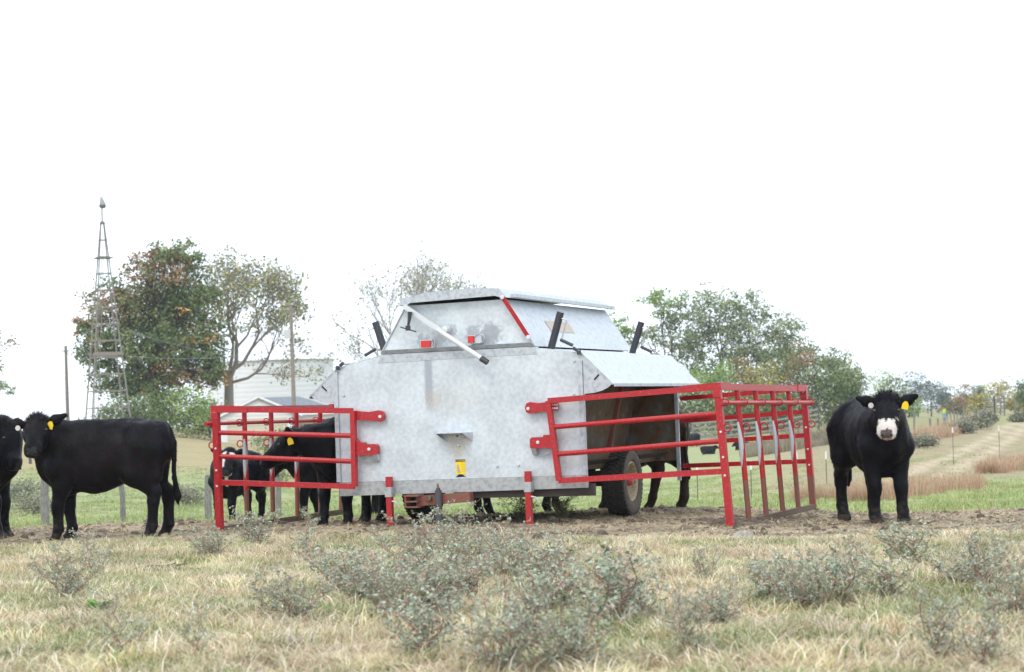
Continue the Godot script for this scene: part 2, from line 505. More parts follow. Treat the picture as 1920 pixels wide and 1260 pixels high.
func build_weeds() -> void:
	var sm := vmat(0.7); var lm := vmat(0.6, 0.25)
	var kinds := []
	for k in [[51, 0.46, 0.30, 11], [52, 0.34, 0.36, 12], [53, 0.55, 0.22, 7], [54, 0.26, 0.20, 6], [55, 0.40, 0.14, 3]]:
		kinds.append(weed_meshes(k[0], k[1], k[2], k[3]))
	# px, py of the foot, kind, size, label
	var spots := [
		[735, 1165, 0, 1.0, "broad grey-green weed at the left front of the large weed clump"],
		[690, 1130, 1, 1.0, "low grey-green weed at the left side of the large clump"],
		[800, 1150, 1, 1.1, "spreading grey-green weed low in the middle of the large clump"],
		[780, 1090, 0, 1.0, "grey-green weed in the left heart of the large clump"],
		[850, 1060, 2, 1.0, "tallest grey-green weed of the clump, reaching the feeder tongue jack"],
		[905, 1075, 0, 1.05, "dark leafy weed in the right heart of the large clump"],
		[960, 1085, 0, 0.95, "bushy weed right of the clump's centre below the red jack leg"],
		[1020, 1095, 1, 1.0, "bushy weed on the right rim of the large clump"],
		[870, 1120, 1, 1.0, "grey-green weed at the front centre of the large clump"],
		[1000, 1205, 2, 1.0, "red stemmed weed standing in front of the large clump at its right"],
		[1045, 1150, 3, 1.3, "small weed at the clump's right front corner"],
		[640, 1120, 3, 1.2, "small weed just outside the clump on its left"],
		[555, 1165, 0, 0.85, "separate grey-green weed left of the large clump"],
		[505, 1170, 4, 0.9, "thin reddish weed stalk left of the separate weed"],
		[600, 1085, 4, 0.9, "thin weed between the feeder cow and the large clump"],
		[130, 1130, 0, 0.9, "lone grey-green weed below the standing black steer"],
		[175, 1080, 4, 1.0, "thin weed stalk beside the lone weed under the steer"],
		[395, 1050, 1, 0.8, "low weed below the left gate's outer corner"],
		[480, 1025, 3, 1.2, "small weed in front of the left gate bars"],
		[575, 1040, 4, 1.0, "thin green weed in front of the cow at the left gate"],
		[1145, 1175, 3, 1.5, "green low weed right of the large clump"],
		[1190, 1160, 3, 1.0, "little weed farther right of the large clump"],
		[1320, 1095, 2, 0.6, "small upright weed in the grass right of the clump"],
		[1510, 1140, 1, 0.9, "wide low weed in the grass below the open red gate"],
		[1450, 1125, 3, 1.1, "small weed at the left of the wide low weed"],
		[1570, 1130, 3, 1.1, "small weed at the right of the wide low weed"],
		[1615, 1060, 4, 0.8, "thin reddish weed below the white muzzled cow"],
		[1697, 1050, 3, 1.3, "rounded weed below the hooves of the white muzzled cow"],
		[1850, 1100, 0, 0.85, "tall grey-green weed near the right edge of the picture"],
		[1800, 1095, 1, 0.8, "low weed beside the tall weed near the right edge"],
		[1900, 1150, 0, 0.85, "weed cut by the right edge of the picture"],
		[1660, 1120, 3, 1.0, "small weed midway between wide low weed and right edge"],
		[1760, 1225, 2, 0.8, "red stalked weed low in the bottom right corner"],
		[1845, 1240, 2, 0.7, "blurred weed in the very bottom right corner"],
		[1290, 1235, 2, 0.7, "blurred weed at the bottom right of the centre"],
		[1340, 1180, 1, 0.7, "weed in the grass above the bottom right blurred weed"],
		[940, 1262, 0, 0.9, "blurred reddish weed at the bottom centre"],
		[1060, 1258, 1, 0.9, "blurred weed right of the bottom centre weed"],
		[235, 1240, 4, 0.9, "blurred thin red stalk at the bottom left"],
		[365, 1250, 4, 0.7, "blurred thin stalk right of the bottom left stalk"],
		[790, 1235, 3, 1.2, "small blurred weed below the large clump"],
	]
	rng.seed = 99
	var protos := []
	for s in spots:
		var rr := view * Vector3((s[0] - 960.0) / FOCAL, -(s[1] - 630.0) / FOCAL, -1.0)
		var d: float = -rr.z * EYE / -rr.y
		var p := on_ground(s[0], d, s[1])
		var o := thing("weed", s[4], "weed", p, rng.randf() * TAU, "grey-green weeds in the foreground grass")
		var k: Array = kinds[s[2]]
		obj("stems", k[0], sm, o); obj("leaves", k[1], lm, o)
		o.scale = Vector3(s[3], s[3] * rng.randf_range(0.85, 1.1), s[3])
	# bright broad-leaved plant left
	var b := MB.new()
	rng.seed = 5
	for i in 14:
		var w := rng.randf() * TAU
		var dir := Vector3(cos(w), rng.randf_range(0.5, 1.3), sin(w)).normalized()
		var sd := dir.cross(Vector3.UP).normalized()
		var ln := rng.randf_range(0.07, 0.12)
		b.col = Color(0.10, 0.26, 0.04) * rng.randf_range(0.7, 1.3)
		var q := dir * 0.03
		b.quad(q, q + dir * ln * 0.5 + sd * ln * 0.3, q + dir * ln + Vector3(0, -0.02, 0), q + dir * ln * 0.5 - sd * ln * 0.3)
	var gp := thing("broad_leaf_plant", "small bright green broad-leaved plant right of the lone weed", "plant", on_ground(190, 11.9, 1140))
	obj("leaves", b.mesh(), vmat(0.5, 0.4), gp)
	# dark green weed seedlings under the feeder
	var k2 := weed_meshes(61, 0.28, 0.2, 6)
	var lm2 := mat(Color(0.35, 0.48, 0.2), 0.6); lm2.vertex_color_use_as_albedo = true
	var li := 0
	for px in [975.0, 1050.0]:
		var o := thing("green_weed", ["dark green leafy weed under the feeder near the red jack leg", "dark green leafy weed under the feeder left of the wheel"][li], "weed", on_ground(px, 21.3, 975), 1.0 + li)
		obj("stems", k2[0], sm, o); obj("leaves", k2[1], lm2, o)
		li += 1
	# rock and stick
	var rk := MB.new()
	var rr2 := RandomNumberGenerator.new(); rr2.seed = 8
	var rows := []
	for i in 5:
		var row := []
		for j in 9:
			var w := TAU * j / 9.0
			var ph := PI * 0.5 * i / 4.0
			row.append(Vector3(cos(w) * cos(ph) * 0.095, sin(ph) * 0.055 - 0.01, sin(w) * cos(ph) * 0.075) * rr2.randf_range(0.85, 1.12))
		rows.append(row)
	for i in 4:
		for j in 9:
			var j2 := (j + 1) % 9
			rk.quad(rows[i][j], rows[i][j2], rows[i + 1][j2], rows[i + 1][j])
	var rm := mat(Color(0.50, 0.47, 0.42), 0.9)
	rm.albedo_texture = noise_tex(3, 0.03, [[0.0, Color(0.6, 0.58, 0.55)], [1.0, Color(1, 1, 1)]], 256)
	tri_planar(rm, 4.0)
	var ro := thing("rock", "pale grey rock on the mud in front of the open red gate", "rock", on_ground(1392, 17.3, 1008))
	obj("stone", rk.mesh(), rm, ro)
	ro.scale = Vector3(1.25, 1.7, 1.25)
	var st := MB.new()
	st.tube([Vector3(-0.22, 0.01, 0.02), Vector3(-0.08, 0.03, 0), Vector3(0.05, 0.02, 0.01), Vector3(0.2, 0.035, -0.03)], [0.012, 0.016, 0.013, 0.006], 6)
	st.tube([Vector3(0.02, 0.02, 0), Vector3(0.12, 0.05, 0.05)], [0.009, 0.004], 5)
	var so := thing("stick", "dark dead stick lying in dry grass below the left cattle", "stick", on_ground(300, 15.6, 1052), 0.2)
	obj("branch", st.mesh(), mat(Color(0.12, 0.095, 0.075), 0.9), so)

# ------------------------------------------------------------------ cattle
func sdf_mesh(bones: Array, lo: Vector3, hi: Vector3, cell: float, paint: Callable) -> ArrayMesh:
	var nx := int((hi.x - lo.x) / cell) + 2; var ny := int((hi.y - lo.y) / cell) + 2; var nz := int((hi.z - lo.z) / cell) + 2
	var D := PackedFloat32Array()
	D.resize(nx * ny * nz); D.fill(1.0)
	for bn in bones:
		var a: Vector3 = bn[0]; var b: Vector3 = bn[1]; var ra: float = bn[2]; var rb: float = bn[3]; var k: float = bn[4]
		var sz: float = bn[5] if bn.size() > 5 else 1.0   # lateral scale
		var sy: float = bn[6] if bn.size() > 6 else 1.0
		var m := maxf(ra, rb) + k + cell * 2.0
		var l0 := ((a.min(b) - Vector3(m, m * maxf(sy, 1.0), m * maxf(sz, 1.0)) - lo) / cell).floor(); var h0 := ((a.max(b) + Vector3(m, m * maxf(sy, 1.0), m * maxf(sz, 1.0)) - lo) / cell).ceil()
		var ab := b - a
		var cz := (a.z + b.z) / 2.0; var cy := (a.y + b.y) / 2.0
		var ab2 := Vector3(ab.x, ab.y / sy, ab.z / sz)
		var a2 := Vector3(a.x, cy + (a.y - cy) / sy, cz + (a.z - cz) / sz)
		var q := maxf(ab2.length_squared(), 1e-9)
		for iz in range(maxi(int(l0.z), 0), mini(int(h0.z), nz - 1) + 1):
			var pz := cz + (lo.z + iz * cell - cz) / sz - a2.z
			for iy in range(maxi(int(l0.y), 0), mini(int(h0.y), ny - 1) + 1):
				var py := cy + (lo.y + iy * cell - cy) / sy - a2.y
				var base := (iz * ny + iy) * nx
				for ixx in range(maxi(int(l0.x), 0), mini(int(h0.x), nx - 1) + 1):
					var p := Vector3(lo.x + ixx * cell - a2.x, py, pz)
					var t := clampf(p.dot(ab2) / q, 0.0, 1.0)
					var d := (p - ab2 * t).length() - lerpf(ra, rb, t)
					var o := D[base + ixx]
					var h := maxf(k - absf(o - d), 0.0) / k
					D[base + ixx] = minf(o, d) - h * h * k * 0.25
	if cell < 0.025:
		for iz in nz:
			for iy in ny:
				for ixx in nx:
					var q := (iz * ny + iy) * nx + ixx
					if absf(D[q]) < 0.04: D[q] += n_fine.get_noise_3d((lo.x + ixx * cell) * 26.0, (lo.y + iy * cell) * 11.0, (lo.z + iz * cell) * 26.0) * 0.011
	var id := {}
	var v := PackedVector3Array(); var n := PackedVector3Array(); var c := PackedColorArray(); var ix := PackedInt32Array()
	var sxy := nx * ny
	for iz in nz - 1:
		for iy in ny - 1:
			for ixx in nx - 1:
				var p := iz * sxy + iy * nx + ixx
				var d0 := D[p]
				if absf(d0) > cell * 2.2: continue
				var e := [d0, D[p + 1], D[p + nx], D[p + nx + 1], D[p + sxy], D[p + sxy + 1], D[p + sxy + nx], D[p + sxy + nx + 1]]
				var mask := 0
				for k in 8:
					if e[k] < 0.0: mask |= 1 << k
				if mask == 0 or mask == 255: continue
				var sum := Vector3.ZERO; var cnt := 0
				for ed in [[0, 1], [2, 3], [4, 5], [6, 7], [0, 2], [1, 3], [4, 6], [5, 7], [0, 4], [1, 5], [2, 6], [3, 7]]:
					var f0: float = e[ed[0]]; var f1: float = e[ed[1]]
					if (f0 < 0.0) != (f1 < 0.0):
						var t := f0 / (f0 - f1)
						var c0: int = ed[0]; var c1: int = ed[1]
						sum += Vector3(lerpf(c0 & 1, c1 & 1, t), lerpf((c0 >> 1) & 1, (c1 >> 1) & 1, t), lerpf(c0 >> 2, c1 >> 2, t)); cnt += 1
				var g := Vector3(e[1] + e[3] + e[5] + e[7] - e[0] - e[2] - e[4] - e[6], e[2] + e[3] + e[6] + e[7] - e[0] - e[1] - e[4] - e[5], e[4] + e[5] + e[6] + e[7] - e[0] - e[1] - e[2] - e[3]).normalized()
				id[p] = v.size()
				var pos := lo + (Vector3(ixx, iy, iz) + sum / cnt) * cell
				v.append(pos); n.append(g); c.append(paint.call(pos))
	for p in id:
		for ax in 3:
			var st: int = [1, nx, sxy][ax]
			var s1: int = [nx, sxy, 1][ax]; var s2: int = [sxy, 1, nx][ax]
			var f0 := D[p]; var f1 := D[p + st]
			if (f0 < 0.0) == (f1 < 0.0): continue
			if not (id.has(p - s1) and id.has(p - s2) and id.has(p - s1 - s2)): continue
			var q0: int = id[p]; var q1: int = id[p - s1]; var q2: int = id[p - s1 - s2]; var q3: int = id[p - s2]
			if f0 < 0.0: ix.append_array([q0, q2, q1, q0, q3, q2])
			else: ix.append_array([q0, q1, q2, q0, q2, q3])
	# wind every face to agree with its normal
	for i in range(0, ix.size(), 3):
		var a := v[ix[i]]; var b := v[ix[i + 1]]; var d := v[ix[i + 2]]
		if (d - a).cross(b - a).dot(n[ix[i]]) < 0.0:
			var t := ix[i + 1]; ix[i + 1] = ix[i + 2]; ix[i + 2] = t
	var arr := []
	arr.resize(Mesh.ARRAY_MAX)
	arr[Mesh.ARRAY_VERTEX] = v; arr[Mesh.ARRAY_NORMAL] = n; arr[Mesh.ARRAY_COLOR] = c; arr[Mesh.ARRAY_INDEX] = ix
	var m := ArrayMesh.new()
	m.add_surface_from_arrays(Mesh.PRIMITIVE_TRIANGLES, arr)
	return m

func hair_mesh(src: ArrayMesh, count: int, seed_: int, poll: Vector3, fwd: Vector3) -> ArrayMesh:
	var r := RandomNumberGenerator.new(); r.seed = seed_
	var a := src.surface_get_arrays(0)
	var v: PackedVector3Array = a[Mesh.ARRAY_VERTEX]; var n: PackedVector3Array = a[Mesh.ARRAY_NORMAL]; var c: PackedColorArray = a[Mesh.ARRAY_COLOR]
	var b := MB.new()
	var i := 0
	while i < count:
		var k := r.randi() % v.size()
		i += 1
		var p := v[k]; var nn := n[k]
		var near := (p - poll).length()
		var flow := Vector3(-0.8, -0.6, 0.0)
		var ln := r.randf_range(0.012, 0.026); var rise := 0.25
		if near < 0.13 and nn.dot(-fwd) > -0.5 and nn.y > 0.0:
			ln = r.randf_range(0.025, 0.055); rise = 1.1; flow = Vector3(r.randfn(), r.randfn(), r.randfn())
		elif p.y < 0.5: ln *= 0.6
		elif nn.y > 0.6: rise = 0.5
		flow = (flow - nn * flow.dot(nn)).normalized()
		var tip := p + (flow + nn * rise + Vector3(r.randfn(), r.randfn(), r.randfn()) * 0.25).normalized() * ln
		var sd := (tip - p).cross(nn).normalized() * r.randf_range(0.002, 0.0035)
		b.col = c[k] * r.randf_range(0.6, 1.9)
		b.tri(p - sd - nn * 0.002, p + sd - nn * 0.002, tip, nn, nn, nn)
	return b.mesh()

# pose: poll, nose (local), side (ear axis), legs [fl, fr, hl, hr] foot x offsets; local +x is forward, y up
func cow(label: String, where: Vector3, turn: float, size: float, pose: Dictionary) -> Node3D:
	var coat: Color = pose.get("coat", Color(0.0085, 0.0085, 0.0115))
	var t := thing(pose.get("name", "black_cow"), label, "cow", where, turn, pose.get("group", "black beef cattle in the pasture"))
	var B := []
	var poll: Vector3 = pose.poll; var nose: Vector3 = pose.nose; var side: Vector3 = (pose.side as Vector3).normalized()
	var fwd := (nose - poll).normalized()
	side = (side - fwd * side.dot(fwd)).normalized()
	var up := side.cross(fwd).normalized()
	if up.y < 0.0 and absf(up.y) > 0.25: up = -up
	if pose.has("face"): # make up point away from the jaw
		if up.dot(pose.face) < 0.0: up = -up
	var lying: bool = pose.get("lying", false)
	var dy := -0.42 if lying else 0.0
	var V := func(x: float, y: float, z: float) -> Vector3: return Vector3(x, y + dy, z)
	# trunk
	B.append([V.call(-0.47, 0.90, 0), V.call(-0.25, 0.87, 0), 0.225, 0.265, 0.08, 0.90])
	B.append([V.call(-0.25, 0.85, 0), V.call(0.08, 0.80, 0), 0.285, 0.325, 0.10, 0.79])
	B.append([V.call(0.08, 0.80, 0), V.call(0.32, 0.82, 0), 0.325, 0.30, 0.10, 0.70])
	B.append([V.call(0.32, 0.84, 0), V.call(0.45, 0.88, 0), 0.28, 0.20, 0.10, 0.78])
	B.append([V.call(-0.60, 1.07, 0), V.call(-0.32, 1.09, 0), 0.075, 0.075, 0.07, 1.6])
	B.append([V.call(-0.32, 1.09, 0), V.call(0.38, 1.11, 0), 0.075, 0.065, 0.08, 1.2])
	for s in [-1.0, 1.0]:
		B.append([V.call(-0.33, 1.05, 0.15 * s), V.call(-0.36, 1.00, 0.17 * s), 0.05, 0.05, 0.11])   # hook bones
		B.append([V.call(-0.36, 1.05, 0.16 * s), V.call(-0.60, 1.00, 0.09 * s), 0.07, 0.075, 0.08])
		B.append([V.call(0.28, 1.03, 0.07 * s), V.call(0.43, 0.72, 0.145 * s), 0.095, 0.115, 0.07])       # shoulder
	# brisket
	B.append([V.call(0.50, 0.66, 0), V.call(0.36, 0.52, 0), 0.09, 0.09, 0.10, 0.9])
	# neck
	var nb: Vector3 = V.call(0.42, 0.92, 0)
	var mid := nb.lerp(poll, 0.55) + Vector3(0.02, -0.02, 0)
	var hs := 1.08
	B.append([nb, mid, 0.225, 0.165, 0.09, 0.78])
	B.append([mid, poll - up * 0.07 + fwd * 0.03, 0.165, 0.12, 0.07, 0.92])
	B.append([V.call(0.50, 0.74, 0), mid - Vector3(0, 0.12, 0), 0.13, 0.09, 0.08, 0.7])
	# head
	var L := 0.37 * hs
	B.append([poll - up * 0.02, poll + (fwd * 0.15 - up * 0.03) * hs, 0.098 * hs, 0.098 * hs, 0.05])
	B.append([poll + (fwd * 0.13 - up * 0.03) * hs, poll + fwd * (L - 0.03) - up * 0.035, 0.094 * hs, 0.066 * hs, 0.05])
	for s in [-1.0, 1.0]:
		B.append([poll + (fwd * 0.10 + side * 0.06 * s - up * 0.015) * hs, poll + (fwd * 0.17 + side * 0.048 * s - up * 0.028) * hs, 0.058 * hs, 0.053 * hs, 0.025])   # brow
		B.append([poll + (fwd * 0.12 + side * 0.04 * s - up * 0.12) * hs, poll + (fwd * 0.22 + side * 0.03 * s - up * 0.10) * hs, 0.072 * hs, 0.05 * hs, 0.05])       # jaw
		B.append([poll + fwd * (L - 0.03) + side * 0.038 * s - up * 0.03, poll + fwd * (L + 0.012) + side * 0.036 * s - up * 0.048, 0.053, 0.050, 0.03])  # muzzle
		var eb: Vector3 = poll + (side * 0.085 * s + fwd * 0.035 - up * 0.015) * hs
		var et: Vector3 = poll + side * 0.275 * s + fwd * pose.get("droop", 0.02) + Vector3(0, pose.get("ear", 0.02), 0)
		B.append([eb, eb.lerp(et, 0.5), 0.026, 0.055, 0.02])
		B.append([eb.lerp(et, 0.5), et, 0.055, 0.022, 0.02])
	B.append([poll + (fwd * 0.22 - up * 0.09) * hs, poll + fwd * (L - 0.02) - up * 0.09, 0.05 * hs, 0.042, 0.04])
	# legs
	var fx: Array = pose.get("legs", [0.0, 0.0, 0.0, 0.0])
	if not lying:
		for k in 4:
			var s := -1.0 if k % 2 == 0 else 1.0
			var o: float = fx[k]
			if k < 2:
				B.append([Vector3(0.38, 0.74, 0.145 * s), Vector3(0.37 + o * 0.2, 0.56, 0.13 * s), 0.115, 0.082, 0.06])
				B.append([Vector3(0.37 + o * 0.2, 0.56, 0.13 * s), Vector3(0.40 + o * 0.6, 0.36, 0.12 * s), 0.088, 0.062, 0.04])
				B.append([Vector3(0.405 + o * 0.6, 0.355, 0.12 * s), Vector3(0.405 + o * 0.65, 0.31, 0.12 * s), 0.063, 0.056, 0.03])
				B.append([Vector3(0.40 + o * 0.65, 0.31, 0.12 * s), Vector3(0.39 + o, 0.13, 0.12 * s), 0.053, 0.049, 0.03])
				B.append([Vector3(0.39 + o, 0.12, 0.12 * s), Vector3(0.41 + o, 0.07, 0.12 * s), 0.055, 0.049, 0.02])
				for c in [-0.026, 0.026]: B.append([Vector3(0.41 + o, 0.055, 0.12 * s + c), Vector3(0.45 + o, 0.018, 0.12 * s + c * 1.15), 0.036, 0.039, 0.012])
			else:
				B.append([Vector3(-0.42, 0.88, 0.14 * s), Vector3(-0.34, 0.66, 0.175 * s), 0.18, 0.135, 0.08])
				B.append([Vector3(-0.53, 0.86, 0.11 * s), Vector3(-0.53, 0.62, 0.13 * s), 0.135, 0.09, 0.07])
				B.append([Vector3(-0.38, 0.63, 0.17 * s), Vector3(-0.545 + o * 0.6, 0.45, 0.145 * s), 0.115, 0.060, 0.07])
				B.append([Vector3(-0.56 + o * 0.6, 0.46, 0.14 * s), Vector3(-0.545 + o * 0.75, 0.37, 0.14 * s), 0.066, 0.058, 0.03])
				B.append([Vector3(-0.545 + o * 0.75, 0.37, 0.14 * s), Vector3(-0.53 + o, 0.14, 0.135 * s), 0.056, 0.052, 0.03])
				B.append([Vector3(-0.53 + o, 0.13, 0.135 * s), Vector3(-0.505 + o, 0.07, 0.135 * s), 0.057, 0.051, 0.02])
				for c in [-0.026, 0.026]: B.append([Vector3(-0.50 + o, 0.055, 0.135 * s + c), Vector3(-0.46 + o, 0.018, 0.135 * s + c * 1.15), 0.036, 0.039, 0.012])
		B.append([Vector3(-0.66, 1.05, 0), Vector3(-0.71, 0.93, 0.0), 0.04, 0.03, 0.04])
		B.append([Vector3(-0.71, 0.93, 0.0), Vector3(-0.70, 0.58, 0.02), 0.026, 0.022, 0.02])
		B.append([Vector3(-0.70, 0.58, 0.02), Vector3(-0.72, 0.40, 0.03), 0.024, 0.038, 0.02])
		B.append([Vector3(-0.72, 0.40, 0.03), Vector3(-0.725, 0.30, 0.03), 0.036, 0.010, 0.02])
	else:
		for s in [-1.0, 1.0]:
			B.append([Vector3(0.36, 0.25, 0.18 * s), Vector3(0.52, 0.08, 0.22 * s), 0.10, 0.06, 0.06])
			B.append([Vector3(0.52, 0.07, 0.22 * s), Vector3(0.32, 0.05, 0.24 * s), 0.055, 0.05, 0.04])
			B.append([Vector3(-0.42, 0.30, 0.16 * s), Vector3(-0.2, 0.16, 0.30 * s), 0.18, 0.12, 0.08])
			B.append([Vector3(-0.2, 0.12, 0.30 * s), Vector3(-0.45, 0.06, 0.32 * s), 0.08, 0.05, 0.05])
	var lo := Vector3(1e9, 1e9, 1e9); var hi := -lo
	for q in B:
		var m: float = maxf(q[2], q[3]) * 1.3 + 0.06
		lo = lo.min((q[0] as Vector3).min(q[1]) - Vector3.ONE * m); hi = hi.max((q[0] as Vector3).max(q[1]) + Vector3.ONE * m)
	var face: String = pose.get("mark", "")
	var br: float = pose.get("brown", 0.0)
	var paint := func(p: Vector3) -> Color:
		var c := coat
		var nz := n_fine.get_noise_3d(p.x * 60.0, p.y * 60.0, p.z * 60.0)
		c = c * (1.0 + 0.7 * n_soft.get_noise_3d(p.x * 60.0, p.y * 30.0, p.z * 60.0))
		c = c.lerp(Color(0.030, 0.020, 0.014), clampf(br * (0.5 + n_soft.get_noise_3d(p.x * 25.0, p.y * 25.0, p.z * 25.0)), 0.0, 1.0))
		if p.y < 0.05 and not lying: return Color(0.045, 0.038, 0.03)
		if p.y < 0.30 and not lying: c = c.lerp(Color(0.07, 0.055, 0.04), clampf((0.22 - p.y) * 1.6 + nz * 0.5, 0.0, 0.4) if nz > 0.1 else 0.0)
		var q := p - poll
		var f := q.dot(fwd); var s := q.dot(side); var u := q.dot(up)
		if q.length() < 0.55 and f > 0.0 and absf(s) < 0.13:
			if face == "muzzle" and f > 0.315 + nz * 0.06 - absf(s) * 0.5 and u > -0.16: c = Color(0.62, 0.57, 0.53)
			if face == "blaze" and ((f > 0.36 and u < -0.05) or (absf(f - 0.12) < 0.055 + nz * 0.03 and u > 0.0 and absf(s) > 0.025) or (absf(s - 0.06) < 0.02 and f > 0.1 and f < 0.34)): c = Color(0.6, 0.56, 0.52)
			if f > L + 0.012 and u > -0.062 and absf(s) < 0.05: c = Color(0.030, 0.029, 0.031) if face == "" or face == "blaze" else Color(0.11, 0.09, 0.092)
			if face == "muzzle" and f > L - 0.03 and u < -0.08: c = Color(0.42, 0.30, 0.22)
		return c
	var body := sdf_mesh(B, lo, hi, pose.get("cell", 0.018), paint)
	var bo := obj("body", body, M.coat, t)
	if pose.get("hair", 0) > 0: obj("hair", hair_mesh(body, pose.hair, 6 + int(pose.hair), poll, fwd), M.coat, t)
	if pose.get("cell", 0.018) < 0.025:
		var sph := SphereMesh.new(); sph.radius = 0.021; sph.height = 0.042; sph.radial_segments = 12; sph.rings = 6
		for s in [-1.0, 1.0]:
			var e := obj("eye", sph, M.eye, t)
			e.position = poll + (fwd * 0.145 + side * 0.098 * s + up * 0.010) * hs
			var nm := SphereMesh.new(); nm.radius = 0.014; nm.height = 0.022; nm.radial_segments = 10; nm.rings = 5
			var no := obj("nostril", nm, M.nostril, t)
			no.position = poll + fwd * (L + 0.052) + side * 0.042 * s - up * 0.024
		for tg in pose.get("tags", []):
			var s: float = tg[0]
			var b := MB.new()
			var poly := PackedVector2Array([Vector2(-0.012, 0.0), Vector2(0.012, 0.0), Vector2(0.03, -0.028), Vector2(0.03, -0.075), Vector2(-0.03, -0.075), Vector2(-0.03, -0.028)])
			if tg[1] == "button":
				poly = PackedVector2Array()
				for k in 10: poly.append(Vector2(cos(TAU * k / 10.0), sin(TAU * k / 10.0)) * 0.026 + Vector2(0, -0.03))
			var outz: Vector3 = pose.get("tagout", fwd)
			var z := (outz - Vector3.UP * outz.y).normalized()
			b.prism(poly, Transform3D(Basis(Vector3.UP.cross(z).normalized(), Vector3.UP, z) * Basis(Vector3.BACK, 0.25 * s), poll + side * 0.165 * s + Vector3(0, -0.012, 0) + z * 0.082), 0.004)
			obj("ear_tag", b.mesh(), M.tag_yellow if tg[1] == "yellow" else M.tag_white, t)
	t.scale = Vector3.ONE * size
	return t

func build_cattle() -> void:
	var cm := vmat(0.44)
	cm.metallic_specular = 0.2
	cm.normal_enabled = true
	cm.normal_texture = noise_tex(40, 0.05, [], 512, 4, true, 5.0)
	cm.normal_scale = 0.75
	cm.uv1_triplanar = true; cm.uv1_scale = Vector3(2.2, 1.1, 2.2)
	M.coat = cm
	M.eye = mat(Color(0.008, 0.007, 0.006), 0.08)
	M.nostril = mat(Color(0.008, 0.006, 0.006), 0.6)
	M.tag_yellow = mat(Color(0.80, 0.56, 0.01), 0.5)
	M.tag_white = mat(Color(0.6, 0.55, 0.52), 0.5)
	# steer standing side-on at the left, its head turned to the camera
	cow("black steer standing side-on at left, head turned to the camera", on_ground(196, 19.9, 1000), PI - 0.04, 1.0,
		{"poll": Vector3(0.57, 1.175, -0.24), "nose": Vector3(0.545, 0.97, -0.50), "side": Vector3(1, 0, 0.05), "face": Vector3(0.0, 0.6, -1.0), "legs": [0.03, -0.04, 0.03, -0.08], "ear": 0.05, "brown": 0.2, "hair": 26000,
		"tags": [[-1.0, "yellow"], [1.0, "button"]], "tagout": Vector3(0.1, 0, -1)})
	# cow cut by the left edge
	cow("black cow cut off by the left edge, head in profile facing right", on_ground(-74, 20.6, 1000), -0.25, 1.05,
		{"poll": Vector3(0.50, 1.08, 0.02), "nose": Vector3(0.66, 0.76, 0.08), "side": Vector3(0, 0, 1), "face": Vector3(1, 0.6, 0), "legs": [0.0, 0.06, 0.0, 0.0], "ear": 0.0, "hair": 7000})
	# cow at the right, facing the camera
	cow("black cow with white muzzle facing the camera at the right", on_ground(1643, 20.3, 985), -PI / 2 + 0.14, 1.04,
		{"poll": Vector3(0.66, 1.16, 0.06), "nose": Vector3(0.92, 0.92, 0.16), "side": Vector3(-0.34, 0, 0.94), "face": Vector3(1, 0.6, 0.2), "legs": [0.05, -0.04, 0.06, -0.10], "ear": 0.05, "mark": "muzzle", "hair": 26000,
		"tags": [[-1.0, "yellow"], [1.0, "button"]], "tagout": Vector3(1, 0, 0.2)})
	# cow between the feeder and its left gate
	cow("black cow inside the left red gate, head in profile facing left", on_ground(664, 21.75, 990), -1.932, 0.98,
		{"poll": Vector3(0.62, 1.0, 0.40), "nose": Vector3(0.72, 0.76, 0.70), "side": Vector3(0.935, 0, -0.353), "face": Vector3(0.25, 0.8, 0.65), "legs": [0.0, 0.1, 0.05, -0.1], "ear": 0.10, "hair": 9000, "tags": [[1.0, "yellow"]], "tagout": Vector3(0.9, 0, -0.3)})
	# calf with a white patterned face, beyond the left gate
	cow("black calf with white patterned face behind the left red gate", on_ground(447, 26.0, 985), -1.95, 0.80,
		{"name": "black_calf", "poll": Vector3(0.60, 1.17, -0.22), "nose": Vector3(0.84, 0.93, -0.30), "side": Vector3(0.353, 0, 0.935), "face": Vector3(0.9, 0.6, -0.3), "legs": [0.0, 0.05, 0.0, -0.05], "ear": 0.06, "mark": "blaze", "hair": 5000, "cell": 0.02})
	# cattle behind the feeder, mostly hidden
	cow("black cow standing side-on behind the left end of the feeder", on_ground(636, 26.2, 975), PI, 1.0,
		{"poll": Vector3(0.75, 0.98, 0.0), "nose": Vector3(0.9, 0.70, 0), "side": Vector3(0, 0, 1), "face": Vector3(1, 1, 0), "legs": [0.05, -0.12, 0.06, -0.05], "cell": 0.024})
	cow("black cow behind the feeder, only its legs showing below the tongue", on_ground(980, 24.6, 960), 0.1, 0.95,
		{"poll": Vector3(0.7, 0.9, 0.0), "nose": Vector3(0.9, 0.62, 0), "side": Vector3(0, 0, 1), "face": Vector3(1, 1, 0), "legs": [0.05, -0.1, 0.1, -0.05], "cell": 0.024})
	cow("dark brown cow behind the feeder's rear panel, mud on its hind legs", on_ground(1200, 23.95, 955), PI - 0.75, 1.0,
		{"name": "brown_cow", "poll": Vector3(0.7, 0.95, 0.0), "nose": Vector3(0.86, 0.66, 0), "side": Vector3(0, 0, 1), "face": Vector3(1, 1, 0), "legs": [0.02, -0.1, 0.22, -0.04], "brown": 1.6, "coat": Color(0.03, 0.021, 0.016), "cell": 0.02, "hair": 3000})
	# far cattle
	cow("small far black cow standing tail-on beyond the open gate", on_ground(1302, 168.0, 820), PI / 2 + 0.5, 0.95,
		{"poll": Vector3(0.8, 0.8, 0.0), "nose": Vector3(0.95, 0.5, 0), "side": Vector3(0, 0, 1), "face": Vector3(1, 1, 0), "cell": 0.05})
